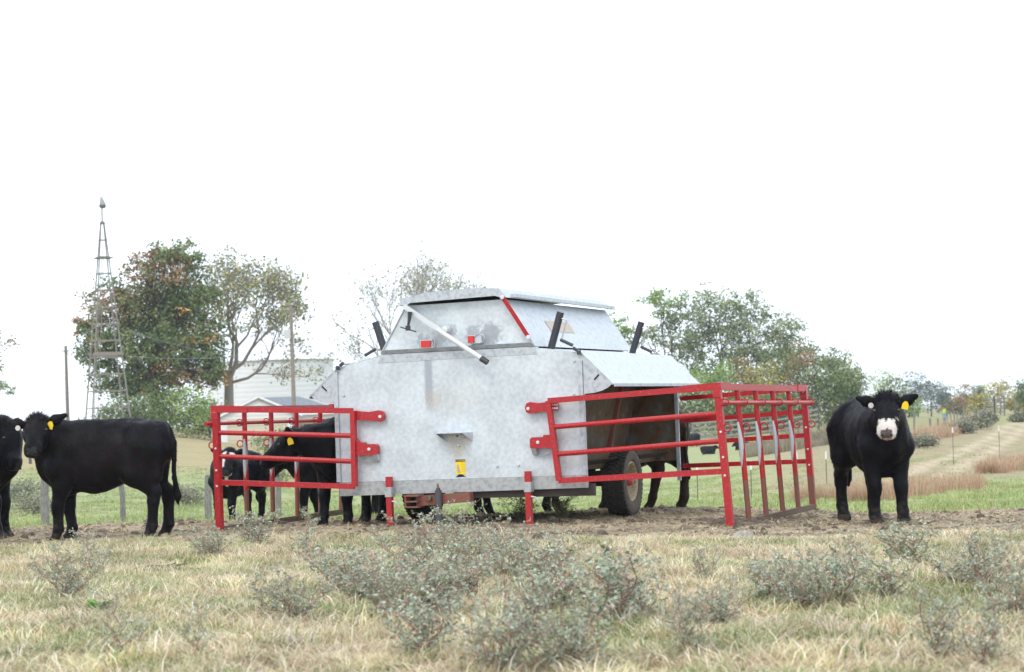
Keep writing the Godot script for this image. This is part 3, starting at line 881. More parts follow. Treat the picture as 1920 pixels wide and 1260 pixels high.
	cow("far black cow lying in the pasture, facing right", on_ground(1328, 148.0, 850), -0.3, 0.85,
		{"lying": true, "poll": Vector3(0.66, 0.74, 0.0), "nose": Vector3(0.92, 0.62, 0.05), "side": Vector3(0, 0, 1), "face": Vector3(0, 1, 0), "cell": 0.05})
	cow("far black cow lying in the pasture, seen between the gate bars", on_ground(1392, 148.0, 850), PI + 0.35, 0.85,
		{"lying": true, "poll": Vector3(0.62, 0.66, 0.0), "nose": Vector3(0.8, 0.48, 0.1), "side": Vector3(0, 0, 1), "face": Vector3(1, 1, 0), "cell": 0.05})

# ------------------------------------------------------------------ the feeder
const FYAW := -0.3613
const FAT := Vector3(0.696, 0.0, -20.0)
const FL := 3.25
func fl(u: float, h: float, w: float) -> Vector3:  # the feeder's own axes to the world: u right, h up, w back
	return FAT + Basis(Vector3.UP, FYAW) * Vector3(u, h, -w)

func panel_image() -> ImageTexture:
	var W := 820; var H := 460
	var im := Image.create(W, H, false, Image.FORMAT_RGB8)
	var f1 := FastNoiseLite.new(); f1.seed = 3; f1.frequency = 0.055; f1.fractal_octaves = 4
	var f2 := FastNoiseLite.new(); f2.seed = 4; f2.frequency = 0.008; f2.fractal_octaves = 3
	var f3 := FastNoiseLite.new(); f3.seed = 5; f3.frequency = 0.16; f3.noise_type = FastNoiseLite.TYPE_CELLULAR
	for y in H:
		for x in W:
			var u := -2.75 + 2.8 * x / W   # metres
			var h := 1.85 - 1.55 * y / H
			var v := 0.66 + f1.get_noise_2d(x, y) * 0.10 + f2.get_noise_2d(x, y) * 0.10 + f3.get_noise_2d(x, y) * 0.035
			var c := Color(v * 0.90, v * 0.98, v * 1.05)
			var edge := f1.get_noise_2d(x * 1.7 + 300, y * 1.7)
			# dark water streak below the left latch
			var k := (1.0 - smoothstep(0.025, 0.06, absf(u + 1.665 + edge * 0.01))) * smoothstep(1.10, 1.30, h + edge * 0.08)
			c = c.lerp(Color(0.32, 0.34, 0.40), k * 0.8)
			# rust bloom at its foot
			k = 1.0 - smoothstep(0.03, 0.17, Vector2((u + 1.61) * 1.2, h - 1.28).length() + edge * 0.09)
			c = c.lerp(Color(0.55, 0.46, 0.38), k * 0.42)
			k = 1.0 - smoothstep(0.02, 0.22, absf((u + 1.30) * 0.35 - (h - 1.28) * 0.9) + edge * 0.2)
			if u > -1.5 and u < -1.1: c = c.lerp(Color(0.6, 0.5, 0.38), k * 0.16)
			# dirty runs under the small shelf
			k = (1.0 - smoothstep(0.06, 0.24, absf(u + 1.37) + (0.92 - h) * 0.45 + edge * 0.06)) * smoothstep(0.60, 0.74, h) * (1.0 - smoothstep(0.90, 0.93, h))
			c = c.lerp(Color(0.42, 0.37, 0.30), k * 0.75)
			# scattered mud specks
			if f3.get_noise_2d(x * 0.5 + 50, y * 0.5) > 0.55 and edge > 0.3: c = c.lerp(Color(0.3, 0.27, 0.24), 0.35)
			# splashed lower edge
			k = clampf((0.62 - h) * 1.2 + edge * 0.35, 0.0, 0.35)
			c = c.lerp(Color(0.46, 0.43, 0.38), k * (0.7 if edge > -0.1 else 0.0))
			im.set_pixel(x, y, c.linear_to_srgb())
	return ImageTexture.create_from_image(im)

func hopper_image() -> ImageTexture:
	var W := 600; var H := 256
	var im := Image.create(W, H, false, Image.FORMAT_RGB8)
	var f1 := FastNoiseLite.new(); f1.seed = 13; f1.frequency = 0.05; f1.fractal_octaves = 4
	var f2 := FastNoiseLite.new(); f2.seed = 14; f2.frequency = 0.01; f2.fractal_octaves = 3
	for y in H:
		for x in W:
			var u := -2.25 + 1.8 * x / W
			var h := 2.36 - 0.66 * y / H
			var e := f1.get_noise_2d(x, y)
			var v := 0.66 + e * 0.09 + f2.get_noise_2d(x, y) * 0.12
			var c := Color(v * 0.90, v * 0.98, v * 1.05)
			for sm in [[-1.72, 1.87, 0.08, 0.7], [-1.55, 1.87, 0.10, 0.55], [-1.16, 1.92, 0.10, 0.75], [-0.98, 1.91, 0.13, 0.85], [-1.02, 1.80, 0.12, 0.7], [-1.40, 1.97, 0.07, 0.5]]:
				var k: float = 1.0 - smoothstep(sm[2] * 0.45, sm[2] * 1.15, Vector2(u - sm[0], h - sm[1]).length() + e * 0.05)
				c = c.lerp(Color(0.32, 0.34, 0.38), k * sm[3])
			var k2 := (1.0 - smoothstep(0.03, 0.06, absf(u + 1.665))) * (1.0 - smoothstep(1.80, 1.84, h))
			c = c.lerp(Color(0.32, 0.34, 0.40), k2 * 0.8)
			im.set_pixel(x, y, c.linear_to_srgb())
	return ImageTexture.create_from_image(im)

func build_feeder() -> void:
	var root := thing("creep_feeder", "galvanized wheeled cattle feeder with red gates at both sides", "cattle feeder", FAT, FYAW)
	var galv := mat(Color(0.555, 0.582, 0.612), 0.5, 0.2)
	galv.albedo_texture = noise_tex(21, 0.03, [[0.0, Color(0.78, 0.8, 0.83)], [0.5, Color(0.95, 0.96, 0.97)], [1.0, Color(1, 1, 1)]], 512, 5)
	tri_planar(galv, 0.9)
	var zinc_rust := mat(Color(1, 1, 1), 0.6, 0.1)
	zinc_rust.albedo_texture = noise_tex(23, 0.012, [[0.0, Color(0.32, 0.23, 0.15)], [0.4, Color(0.43, 0.34, 0.24)], [0.62, Color(0.38, 0.35, 0.31)], [1.0, Color(0.50, 0.49, 0.47)]], 512, 5)
	tri_planar(zinc_rust, 0.7)
	var red := mat(Color(1, 1, 1), 0.42)
	red.albedo_texture = noise_tex(25, 0.035, [[0.0, Color(0.74, 0.52, 0.50)], [0.17, Color(0.70, 0.28, 0.29)], [0.26, Color(0.70, 0.125, 0.155)], [0.75, Color(0.645, 0.095, 0.125)], [1.0, Color(0.52, 0.11, 0.12)]], 512, 5)
	tri_planar(red, 1.7)
	var red_worn := mat(Color(1, 1, 1), 0.6)
	red_worn.albedo_texture = noise_tex(26, 0.03, [[0.0, Color(0.44, 0.35, 0.28)], [0.5, Color(0.47, 0.33, 0.28)], [0.68, Color(0.56, 0.25, 0.22)], [0.8, Color(0.64, 0.18, 0.18)], [1.0, Color(0.66, 0.16, 0.17)]], 512, 5)
	tri_planar(red_worn, 1.6)
	var muddy := mat(Color(0.22, 0.165, 0.12), 0.9)
	muddy.albedo_texture = noise_tex(27, 0.03, [[0.0, Color(0.6, 0.55, 0.5)], [1.0, Color(1, 1, 1)]], 256)
	tri_planar(muddy, 3.0)
	var black := mat(Color(0.035, 0.037, 0.045), 0.45)
	var dark_steel := mat(Color(0.055, 0.042, 0.036), 0.8)
	var steel := mat(Color(0.55, 0.56, 0.58), 0.35, 0.6)
	var white_zinc := mat(Color(0.64, 0.67, 0.71), 0.45, 0.1)
	var Z := func(u: float, h: float, w: float) -> Vector3: return Vector3(u, h, -w)

	# front end wall with its printed-on stains, a sheet with thickness
	var fp := PackedVector2Array([Vector2(-2.70, 0.455), Vector2(0.0, 0.475), Vector2(0.0, 1.675), Vector2(-0.50, 1.745), Vector2(-2.20, 1.735), Vector2(-2.70, 1.63)])
	var b := MB.new()
	b.prism(fp, Transform3D(Basis.IDENTITY, Vector3(0, 0, 0)), 0.012)
	for p in b.v: b.uv.append(Vector2((p.x + 2.75) / 2.8, (1.85 - p.y) / 1.55))
	var pm := mat(Color(1, 1, 1), 0.5, 0.15)
	pm.albedo_texture = panel_image()
	var front := obj("front_panel", b.mesh(), pm, root)
	tag(front, "galvanized front end panel with dark streak and rust stain", "")
	# bent top flange
	b = MB.new()
	b.hexa([Z.call(-2.22, 1.668, -0.0095), Z.call(-0.48, 1.686, -0.0095), Z.call(-0.48, 1.686, -0.0065), Z.call(-2.22, 1.668, -0.0065), Z.call(-2.19, 1.752, -0.010), Z.call(-0.50, 1.760, -0.010), Z.call(-0.50, 1.763, 0.10), Z.call(-2.19, 1.755, 0.10)])
	obj("top_flange", b.mesh(), galv, front)
	# apron strip along the bottom
	b = MB.new()
	b.hexa([Z.call(-2.70, 0.315, -0.016), Z.call(0.005, 0.347, -0.016), Z.call(0.005, 0.347, 0.0), Z.call(-2.70, 0.315, 0.0), Z.call(-2.70, 0.452, -0.016), Z.call(0.005, 0.474, -0.016), Z.call(0.005, 0.474, 0.0), Z.call(-2.70, 0.452, 0.0)])
	var apm := mat(Color(0.47, 0.475, 0.47), 0.55, 0.2)
	apm.albedo_texture = galv.albedo_texture; tri_planar(apm, 0.9)
	obj("apron_strip", b.mesh(), apm, front)
	# vertical edge channels
	for s in [[-2.70, 0.46, 1.60], [-0.03, 0.47, 1.60]]:
		b = MB.new()
		b.box(Vector3(s[0], (s[1] + s[2]) / 2.0, 0.012), Vector3(0.045, s[2] - s[1], 0.035))
		obj("edge_channel", b.mesh(), galv, front)
	# bolts in the front panel
	for q in [[-2.53, 1.12], [-0.11, 1.27], [-0.09, 1.60], [-2.62, 1.35], [-1.36, 0.80], [-0.72, 0.585], [-0.95, 0.58]]:
		b = MB.new()
		b.lathe([Vector2(0, 0.012), Vector2(0.012, 0.01), Vector2(0.014, 0)], Transform3D(Basis(Vector3.RIGHT, PI / 2), Vector3(q[0], q[1], 0.007)), 8)
		obj("bolt", b.mesh(), steel, front)

	# back end wall
	b = MB.new()
	b.prism(PackedVector2Array([Vector2(-2.70, 0.50), Vector2(0.0, 0.50), Vector2(0.0, 1.66), Vector2(-0.5, 1.74), Vector2(-2.2, 1.74), Vector2(-2.70, 1.62)]), Transform3D(Basis.IDENTITY, Vector3(0, 0, -FL)), 0.012)
	var back := obj("back_panel", b.mesh(), zinc_rust, root)
	tag(back, "rust stained rear panel of the feed trough", "")
	for s in [0.0, -2.70]:
		b = MB.new()
		b.box(Vector3(s, 0.85, -FL + 0.02), Vector3(0.04, 1.15, 0.03))
		obj("edge_channel", b.mesh(), galv, back)

	# hopper above the walls
	var hm := mat(Color(1, 1, 1), 0.5, 0.15)
	hm.albedo_texture = hopper_image()
	b = MB.new()
	var hf := PackedVector2Array([Vector2(-2.20, 1.757), Vector2(-0.50, 1.765), Vector2(-0.815, 2.25), Vector2(-1.90, 2.24)])
	b.prism(hf, Transform3D(Basis.IDENTITY, Vector3(0, 0, -0.02)), 0.012)
	for p in b.v: b.uv.append(Vector2((p.x + 2.25) / 1.8, (2.36 - p.y) / 0.66))
	var hop := obj("hopper", b.mesh(), hm, root)
	tag(hop, "galvanized sloping hopper front with dark smudges around the latches", "")
	for s in [[-0.50, 1.765, -0.815, 2.25], [-2.20, 1.757, -1.90, 2.24]]:
		b = MB.new()
		var o := 0.012 if s[0] > -1.0 else -0.012
		b.hexa([Z.call(s[0], s[1], 0.0), Z.call(s[0] - o, s[1], 0.0), Z.call(s[0] - o, s[1], FL), Z.call(s[0], s[1], FL), Z.call(s[2], s[3], 0.0), Z.call(s[2] - o, s[3], 0.0), Z.call(s[2] - o, s[3], FL), Z.call(s[2], s[3], FL)])
		obj("hopper_side", b.mesh(), galv, hop)
	b = MB.new()
	b.prism(hf, Transform3D(Basis.IDENTITY, Vector3(0, 0, -FL + 0.02)), 0.012)
	obj("hopper_back", b.mesh(), galv, hop)
	# undercut strip at the foot of the hopper front
	b = MB.new()
	b.hexa([Z.call(-2.19, 1.760, 0.005), Z.call(-0.51, 1.768, 0.005), Z.call(-0.51, 1.768, 0.013), Z.call(-2.19, 1.760, 0.013), Z.call(-2.17, 1.795, -0.030), Z.call(-0.53, 1.803, -0.030), Z.call(-0.53, 1.809, 0.012), Z.call(-2.17, 1.801, 0.012)])
	obj("drip_strip", b.mesh(), galv, hop)
	# faded sticker on the hopper side
	b = MB.new()
	var sd := Vector3(-0.815 + 0.50, 2.25 - 1.765, 0).normalized()
	var sb := func(t: float, w: float) -> Vector3: return Vector3(-0.50, 1.765, -w) + sd * t + Vector3(sd.y, -sd.x, 0) * 0.004
	b.quad(sb.call(0.20, 0.80), sb.call(0.20, 1.55), sb.call(0.34, 1.55), sb.call(0.34, 0.80))
	var fs := mat(Color(0.62, 0.56, 0.49), 0.7)
	fs.albedo_texture = noise_tex(33, 0.09, [[0.0, Color(0.75, 0.7, 0.66)], [1.0, Color(1, 1, 1)]], 256, 3)
	tri_planar(fs, 4.0)
	obj("faded_sticker", b.mesh(), fs, hop)
	# lid: crowned roof sheet with downturned rims
	b = MB.new()
	var prof := [Vector2(-1.93, 2.235), Vector2(-1.90, 2.315), Vector2(-1.65, 2.355), Vector2(-1.36, 2.372), Vector2(-1.06, 2.372), Vector2(-0.84, 2.360), Vector2(-0.76, 2.262)]
	var lp := PackedVector2Array(prof)
	for k in range(prof.size() - 2, 0, -1): lp.append(Vector2(clampf(prof[k].x, -1.86, -0.85), prof[k].y - 0.012) if k > 1 and k < 5 else Vector2(-1.865 if k <= 1 else -0.845, 2.27 if k <= 1 else 2.30))
	b.prism(lp, Transform3D(Basis.IDENTITY, Vector3(0, 0, -FL / 2.0)), FL + 0.16)
	var lid := obj("lid", b.mesh(), galv, root)
	# front rim of the lid
	b = MB.new()
	b.prism(PackedVector2Array([Vector2(-1.905, 2.24), Vector2(-1.845, 2.24), Vector2(-1.81, 2.262), Vector2(-0.88, 2.285), Vector2(-0.84, 2.27), Vector2(-0.79, 2.262), Vector2(-0.845, 2.352), Vector2(-1.06, 2.365), Vector2(-1.36, 2.365), Vector2(-1.65, 2.348), Vector2(-1.895, 2.308)]), Transform3D(Basis.IDENTITY, Vector3(0, 0, 0.075)), 0.012)
	obj("lid_rim", b.mesh(), galv, lid)
	b = MB.new()
	b.beam(Z.call(-0.735, 2.285, 0.05), Z.call(-0.735, 2.275, FL + 0.05), 0.05, 0.035)
	obj("lid_edge", b.mesh(), galv, lid)
	# red lid strap
	b = MB.new()
	b.beam(Z.call(-0.795, 2.275, -0.105), Z.call(-0.545, 1.845, -0.045), 0.012, 0.042, Vector3(1, 0.5, 0))
	var strap := obj("lid_strap", b.mesh(), red, root)
	for q in [Z.call(-0.79, 2.265, -0.115), Z.call(-0.55, 1.855, -0.055)]:
		b = MB.new()
		b.lathe([Vector2(0, 0.012), Vector2(0.022, 0.01), Vector2(0.022, -0.006)], Transform3D(Basis(Vector3.RIGHT, PI / 2), q), 10)
		obj("washer", b.mesh(), white_zinc, strap)
	# lever: flat arm then pipe handle
	b = MB.new()
	b.beam(Z.call(-1.875, 2.235, -0.09), Z.call(-1.46, 1.955, -0.10), 0.012, 0.05, Vector3(0.56, 0.83, 0))
	var lever := obj("lever_arm", b.mesh(), white_zinc, root)
	b = MB.new()
	b.tube([Z.call(-1.50, 1.975, -0.125), Z.call(-0.985, 1.635, -0.14)], [0.027], 12)
	obj("lever_pipe", b.mesh(), white_zinc, lever)
	b = MB.new()
	b.tube([Z.call(-1.03, 1.665, -0.139), Z.call(-0.962, 1.62, -0.141)], [0.031], 12)
	obj("lever_grip", b.mesh(), black, lever)
	b = MB.new()
	b.lathe([Vector2(0, 0.03), Vector2(0.03, 0.025), Vector2(0.036, 0), Vector2(0.036, -0.05)], Transform3D(Basis(Vector3.RIGHT, PI / 2), Z.call(-1.43, 1.975, -0.075)), 12)
	obj("lever_pivot", b.mesh(), white_zinc, lever)
	# black screw clamp hanging from the lever
	b = MB.new()
	b.tube([Z.call(-1.79, 2.17, -0.13), Z.call(-1.80, 2.09, -0.13), Z.call(-1.815, 2.03, -0.13)], [0.026, 0.018, 0.014], 8)
	b.box(Z.call(-1.817, 2.005, -0.13), Vector3(0.04, 0.05, 0.04))
	b.tube([Z.call(-1.90, 2.02, -0.13), Z.call(-1.73, 1.965, -0.13)], [0.007], 6)
	obj("screw_clamp", b.mesh(), black, lever)
	# two latches
	for q in [[-1.655, 1.838, 0.10, 0.045], [-1.125, 1.862, 0.06, 0.06]]:
		b = MB.new()
		b.box(Z.call(q[0] + 0.0, q[1], -0.03), Vector3(0.14, 0.085, 0.03))
		var lt := obj("latch", b.mesh(), steel, root)
		b = MB.new()
		b.box(Z.call(q[0] + (-0.005 if q[2] > 0.08 else -0.04), q[1], -0.055), Vector3(q[2], 0.068, 0.025))
		obj("reflector", b.mesh(), mat(Color(0.62, 0.025, 0.02), 0.3), lt)
		b = MB.new()
		var ring := []
		var rx := 0.02 if q[2] > 0.08 else 0.055
		for k in 13: ring.append(Z.call(q[0] + (0.075 if q[2] > 0.08 else 0.05) + cos(TAU * k / 12.0) * rx, q[1] + 0.005 + sin(TAU * k / 12.0) * 0.045, -0.055))
		b.tube(ring, [0.005], 6, false)
		obj("latch_loop", b.mesh(), steel, lt)
	# small shelf with a plate
	b = MB.new()
	b.hexa([Z.call(-1.56, 0.925, -0.13), Z.call(-1.27, 0.925, -0.13), Z.call(-1.20, 0.925, -0.007), Z.call(-1.58, 0.925, -0.007), Z.call(-1.56, 0.93, -0.13), Z.call(-1.27, 0.93, -0.13), Z.call(-1.20, 0.93, -0.007), Z.call(-1.58, 0.93, -0.007)])
	b.flat(Z.call(-1.56, 0.928, -0.13), Z.call(-1.58, 0.928, -0.007), Z.call(-1.475, 0.835, -0.007))
	b.flat(Z.call(-1.27, 0.928, -0.13), Z.call(-1.20, 0.928, -0.007), Z.call(-1.205, 0.84, -0.007))
	var shelf := obj("manual_shelf", b.mesh(), galv, root)
	b = MB.new()
	b.box(Z.call(-1.345, 0.895, -0.012), Vector3(0.105, 0.045, 0.004))
	var plate := obj("maker_plate", b.mesh(), mat(Color(0.62, 0.63, 0.64), 0.5), shelf)
	b = MB.new()
	for k in 3: b.box(Z.call(-1.32, 0.908 - 0.013 * k, -0.016), Vector3(0.045, 0.004, 0.002))
	b.box(Z.call(-1.37, 0.895, -0.016), Vector3(0.035, 0.028, 0.002))
	obj("plate_print", b.mesh(), mat(Color(0.22, 0.22, 0.23), 0.6), shelf)
	# caution sticker
	b = MB.new()
	b.box(Z.call(-1.347, 0.585, -0.008), Vector3(0.107, 0.150, 0.003))
	var st := obj("caution_sticker", b.mesh(), mat(Color(0.86, 0.62, 0.02), 0.5), root)
	tag(st, "yellow caution sticker with worn pictogram", "")
	b = MB.new()
	b.box(Z.call(-1.347, 0.648, -0.0105), Vector3(0.105, 0.024, 0.002))
	obj("header", b.mesh(), mat(Color(0.03, 0.028, 0.025), 0.6), st)
	var tm := TextMesh.new()
	tm.text = "CAUTION"; tm.font_size = 16; tm.pixel_size = 0.0011; tm.depth = 0.001
	var to := obj("lettering", tm, mat(Color(0.86, 0.62, 0.02), 0.5), st)
	to.position = Z.call(-1.337, 0.648, -0.0125)
	b = MB.new()
	b.prism(PackedVector2Array([Vector2(-1.378, 0.525), Vector2(-1.345, 0.525), Vector2(-1.358, 0.565), Vector2(-1.368, 0.612), Vector2(-1.383, 0.60), Vector2(-1.385, 0.56)]), Transform3D(Basis.IDENTITY, Vector3(0, 0, 0.0105)), 0.002)
	b.prism(PackedVector2Array([Vector2(-1.398, 0.645), Vector2(-1.384, 0.645), Vector2(-1.391, 0.658)]), Transform3D(Basis.IDENTITY, Vector3(0, 0, 0.0135)), 0.001)
	obj("pictogram", b.mesh(), mat(Color(0.42, 0.37, 0.30), 0.6), st)
	b = MB.new()
	for k in 6: b.box(Z.call(-1.318, 0.625 - 0.017 * k, -0.0105), Vector3(0.036, 0.004, 0.002))
	obj("small_print", b.mesh(), mat(Color(0.6, 0.42, 0.05), 0.6), st)
	# triangular drain opening with a dark plate set behind it
	b = MB.new()
	b.prism(PackedVector2Array([Vector2(-1.405, 0.482), Vector2(-1.295, 0.484), Vector2(-1.35, 0.522)]), Transform3D(Basis.IDENTITY, Vector3(0, 0, 0.007)), 0.004)
	obj("drain_opening", b.mesh(), mat(Color(0.012, 0.012, 0.014), 0.9), root)

	# hoods over the troughs
	for sgn in [1.0, -1.0]:
		var U := func(u: float) -> float: return u if sgn > 0.0 else -2.70 - u
		var dh := 0.0 if sgn > 0.0 else -0.042
		b = MB.new()
		b.hexa([Z.call(U.call(-0.03), 1.680 + dh, -0.02), Z.call(U.call(0.30), 1.348, -0.02), Z.call(U.call(0.30), 1.348, FL - 0.1), Z.call(U.call(-0.03), 1.680 + dh, FL - 0.1), Z.call(U.call(-0.022), 1.690 + dh, -0.02), Z.call(U.call(0.31), 1.358, -0.02), Z.call(U.call(0.31), 1.358, FL - 0.1), Z.call(U.call(-0.022), 1.690 + dh, FL - 0.1)])
		var hood := obj("hood", b.mesh(), galv, root)
		for w in [-0.012, FL - 0.11]:
			b = MB.new()
			var cheek := PackedVector2Array([Vector2(U.call(0.0), 1.655 + dh), Vector2(U.call(0.29), 1.357), Vector2(U.call(0.25), 1.325), Vector2(U.call(0.19), 1.297), Vector2(U.call(0.11), 1.278), Vector2(U.call(0.0), 1.27)])
			b.prism(cheek, Transform3D(Basis.IDENTITY, Z.call(0, 0, w)), 0.008)
			obj("hood_cheek", b.mesh(), galv, hood)
		b = MB.new()
		b.beam(Z.call(U.call(0.11), 1.405, -0.018), Z.call(U.call(0.16), 1.455, -0.018), 0.006, 0.014)
		obj("slot", b.mesh(), mat(Color(0.012, 0.012, 0.012), 0.9), hood)
		b = MB.new()
		b.box(Z.call(U.call(0.315), 1.347, FL / 2.0 - 0.06), Vector3(0.012, 0.03, FL - 0.1))
		obj("hood_lip", b.mesh(), galv, hood)
		b = MB.new()
		b.tube([Z.call(U.call(-0.035), 1.70 + dh, -0.03), Z.call(U.call(-0.03), 1.66 + dh, -0.03)], [0.022], 8)
		b.box(Z.call(U.call(-0.075), 1.715 + dh, -0.02), Vector3(0.05, 0.03, 0.03), Basis(Vector3.BACK, -0.6 * sgn))
		obj("hinge_cap", b.mesh(), black, hood)
		# shoulder sheet from hopper to hood hinge
		b = MB.new()
		b.hexa([Z.call(U.call(-0.50), 1.738, 0.0), Z.call(U.call(-0.01), 1.668 + dh, 0.0), Z.call(U.call(-0.01), 1.668 + dh, FL), Z.call(U.call(-0.50), 1.738, FL), Z.call(U.call(-0.50), 1.748, 0.0), Z.call(U.call(-0.01), 1.678 + dh, 0.0), Z.call(U.call(-0.01), 1.678 + dh, FL), Z.call(U.call(-0.50), 1.748, FL)])
		obj("shoulder_sheet", b.mesh(), galv, root)
		# inner sloping wall and trough
		b = MB.new()
		b.hexa([Z.call(U.call(-0.32), 0.62, 0.02), Z.call(U.call(-0.34), 0.62, 0.02), Z.call(U.call(-0.34), 0.62, FL - 0.02), Z.call(U.call(-0.32), 0.62, FL - 0.02), Z.call(U.call(-0.06), 1.66, 0.02), Z.call(U.call(-0.08), 1.66, 0.02), Z.call(U.call(-0.08), 1.66, FL - 0.02), Z.call(U.call(-0.06), 1.66, FL - 0.02)] if false else [Z.call(U.call(-0.62), 0.60, 0.02), Z.call(U.call(-0.64), 0.60, 0.02), Z.call(U.call(-0.64), 0.60, FL - 0.02), Z.call(U.call(-0.62), 0.60, FL - 0.02), Z.call(U.call(-0.40), 1.70, 0.02), Z.call(U.call(-0.42), 1.70, 0.02), Z.call(U.call(-0.42), 1.70, FL - 0.02), Z.call(U.call(-0.40), 1.70, FL - 0.02)])
		obj("inner_wall", b.mesh(), zinc_rust, root)
		b = MB.new()
		b.hexa([Z.call(U.call(-0.62), 0.50, 0.02), Z.call(U.call(-0.30), 0.50, 0.02), Z.call(U.call(-0.30), 0.50, FL - 0.02), Z.call(U.call(-0.62), 0.50, FL - 0.02), Z.call(U.call(-0.62), 0.515, 0.02), Z.call(U.call(-0.30), 0.515, 0.02), Z.call(U.call(-0.30), 0.515, FL - 0.02), Z.call(U.call(-0.62), 0.515, FL - 0.02)])
		var tr := obj("trough", b.mesh(), zinc_rust, root)
		b = MB.new()
		b.hexa([Z.call(U.call(-0.30), 0.50, 0.02), Z.call(U.call(-0.285), 0.50, 0.02), Z.call(U.call(-0.285), 0.50, FL - 0.02), Z.call(U.call(-0.30), 0.50, FL - 0.02), Z.call(U.call(-0.24), 0.68, 0.02), Z.call(U.call(-0.225), 0.68, 0.02), Z.call(U.call(-0.225), 0.68, FL - 0.02), Z.call(U.call(-0.24), 0.68, FL - 0.02)])
		obj("trough_lip", b.mesh(), zinc_rust, tr)
		# red braces across the trough opening
		for w in [1.75]:
			b = MB.new()
			b.beam(Z.call(U.call(-0.36), 0.62, w), Z.call(U.call(-0.12), 1.58, w), 0.03, 0.05)
			obj("trough_brace", b.mesh(), red_worn, root)
		# crank jacks
		for w in [0.30, 2.75]:
			b = MB.new()
			var j0: Vector3 = Z.call(U.call(-0.45), 1.715, w)
			var j1: Vector3 = Z.call(U.call(-0.325), 2.105, w)
			if w > 1.0: j1 = Z.call(U.call(-0.23), 2.07, w); j0 = Z.call(U.call(-0.36), 1.70, w)
			b.tube([j0, j1], [0.038], 12)
			var jk := obj("crank_jack", b.mesh(), black, root)
			var ax := (j1 - j0).normalized()
			var ov: Vector3 = Vector3(sgn, 0, 0) - ax * ax.x * sgn
			ov = ov.normalized()
			b = MB.new()
			var q0: Vector3 = j0.lerp(j1, 0.86) + ov * 0.036 + Vector3(0, 0, 0.02)
			var q1: Vector3 = q0 + ov * 0.055
			var q2: Vector3 = q1 - ax * 0.21
			b.tube([q0, q1, q1 - ax * 0.01, q2], [0.007], 6)
			obj("crank_rod", b.mesh(), steel, jk)
			b = MB.new()
			b.tube([q2 - ov * 0.01 , q2 + ov * 0.13 - ax * 0.02], [0.017], 8)
			obj("crank_grip", b.mesh(), black, jk)
			b = MB.new()
			b.box(j0 + Vector3(0, 0.02, 0), Vector3(0.15, 0.012, 0.13), Basis(Vector3.BACK, -0.14 * sgn))
			obj("jack_flange", b.mesh(), galv, jk)

	# undercarriage
	b = MB.new()
	b.box(Z.call(-0.70, 0.325, 0.06), Vector3(1.5, 0.12, 0.06))
	b.box(Z.call(-1.35, 0.36, FL - 0.3), Vector3(1.7, 0.11, 0.06))
	for u in [-2.2, -1.35, -0.5]: b.box(Z.call(u, 0.40, FL / 2.0), Vector3(0.07, 0.10, FL - 0.3))
	obj("chassis", b.mesh(), dark_steel, root)
	b = MB.new()
	b.prism(PackedVector2Array([Vector2(-2.60, 0.6), Vector2(-0.10, 0.6), Vector2(-0.5, 0.47), Vector2(-2.2, 0.47)]), Transform3D(Basis.IDENTITY, Z.call(0, 0, FL / 2.0)), FL - 0.06)
	obj("belly_pan", b.mesh(), dark_steel, root)
	b = MB.new()
	b.tube([Z.call(-2.5, 0.33, 1.65), Z.call(-0.2, 0.33, 1.65)], [0.04], 10)
	obj("axle", b.mesh(), dark_steel, root)
	# tongue with coupler bracket and screw jack
	b = MB.new()
	b.beam(Z.call(-1.78, 0.255, -0.12), Z.call(-1.20, 0.285, -0.10), 0.10, 0.10)
	var tongue := obj("tongue", b.mesh(), red_worn, root)
	b = MB.new()
	b.box(Z.call(-1.80, 0.255, -0.17), Vector3(0.13, 0.015, 0.16)); b.box(Z.call(-1.80, 0.20, -0.17), Vector3(0.16, 0.015, 0.16)); b.box(Z.call(-1.80, 0.312, -0.17), Vector3(0.16, 0.015, 0.16))
	b.box(Z.call(-1.865, 0.255, -0.17), Vector3(0.015, 0.12, 0.15))
	obj("coupler_bracket", b.mesh(), red_worn, tongue)
	b = MB.new()
	b.tube([Z.call(-1.52, 0.04, -0.20), Z.call(-1.52, 0.36, -0.20)], [0.036], 10)
	b.tube([Z.call(-1.52, 0.36, -0.20), Z.call(-1.52, 0.385, -0.20)], [0.028, 0.02], 8)
	b.box(Z.call(-1.52, 0.02, -0.20), Vector3(0.12, 0.02, 0.12))
	var tj := obj("tongue_jack", b.mesh(), mat(Color(0.07, 0.072, 0.08), 0.6), tongue)
	b = MB.new()
	b.tube([Z.call(-1.52, 0.385, -0.20), Z.call(-1.525, 0.43, -0.20)], [0.014, 0.008], 6)
	obj("jack_screw", b.mesh(), mat(Color(0.2, 0.12, 0.08), 0.8), tj)
	b = MB.new()
	b.lathe([Vector2(0, 0.02), Vector2(0.03, 0.015), Vector2(0.03, -0.02)], Transform3D(Basis(Vector3.RIGHT, PI / 2), Z.call(-1.63, 0.285, -0.18)), 10)
	obj("clevis_bolt", b.mesh(), muddy, tongue)
	# red drop legs at the front
	for q in [[-2.11, 0.505, -0.03], [-0.60, 0.525, -0.03]]:
		b = MB.new()
		b.box(Z.call(q[0], (q[1] + q[2]) / 2.0 - 0.01, -0.075), Vector3(0.058, q[1] - q[2] + 0.02, 0.058))
		var lg := obj("support_leg", b.mesh(), red, root)
		b = MB.new()
		b.box(Z.call(q[0], q[1] - 0.155, -0.065), Vector3(0.074, 0.10, 0.09))
		obj("leg_sleeve", b.mesh(), apm, lg)
		b = MB.new()
		b.tube([Z.call(q[0] + 0.03, q[1] - 0.25, -0.09), Z.call(q[0] + 0.07, q[1] - 0.255, -0.09), Z.call(q[0] + 0.115, q[1] - 0.315, -0.09)], [0.009], 6)
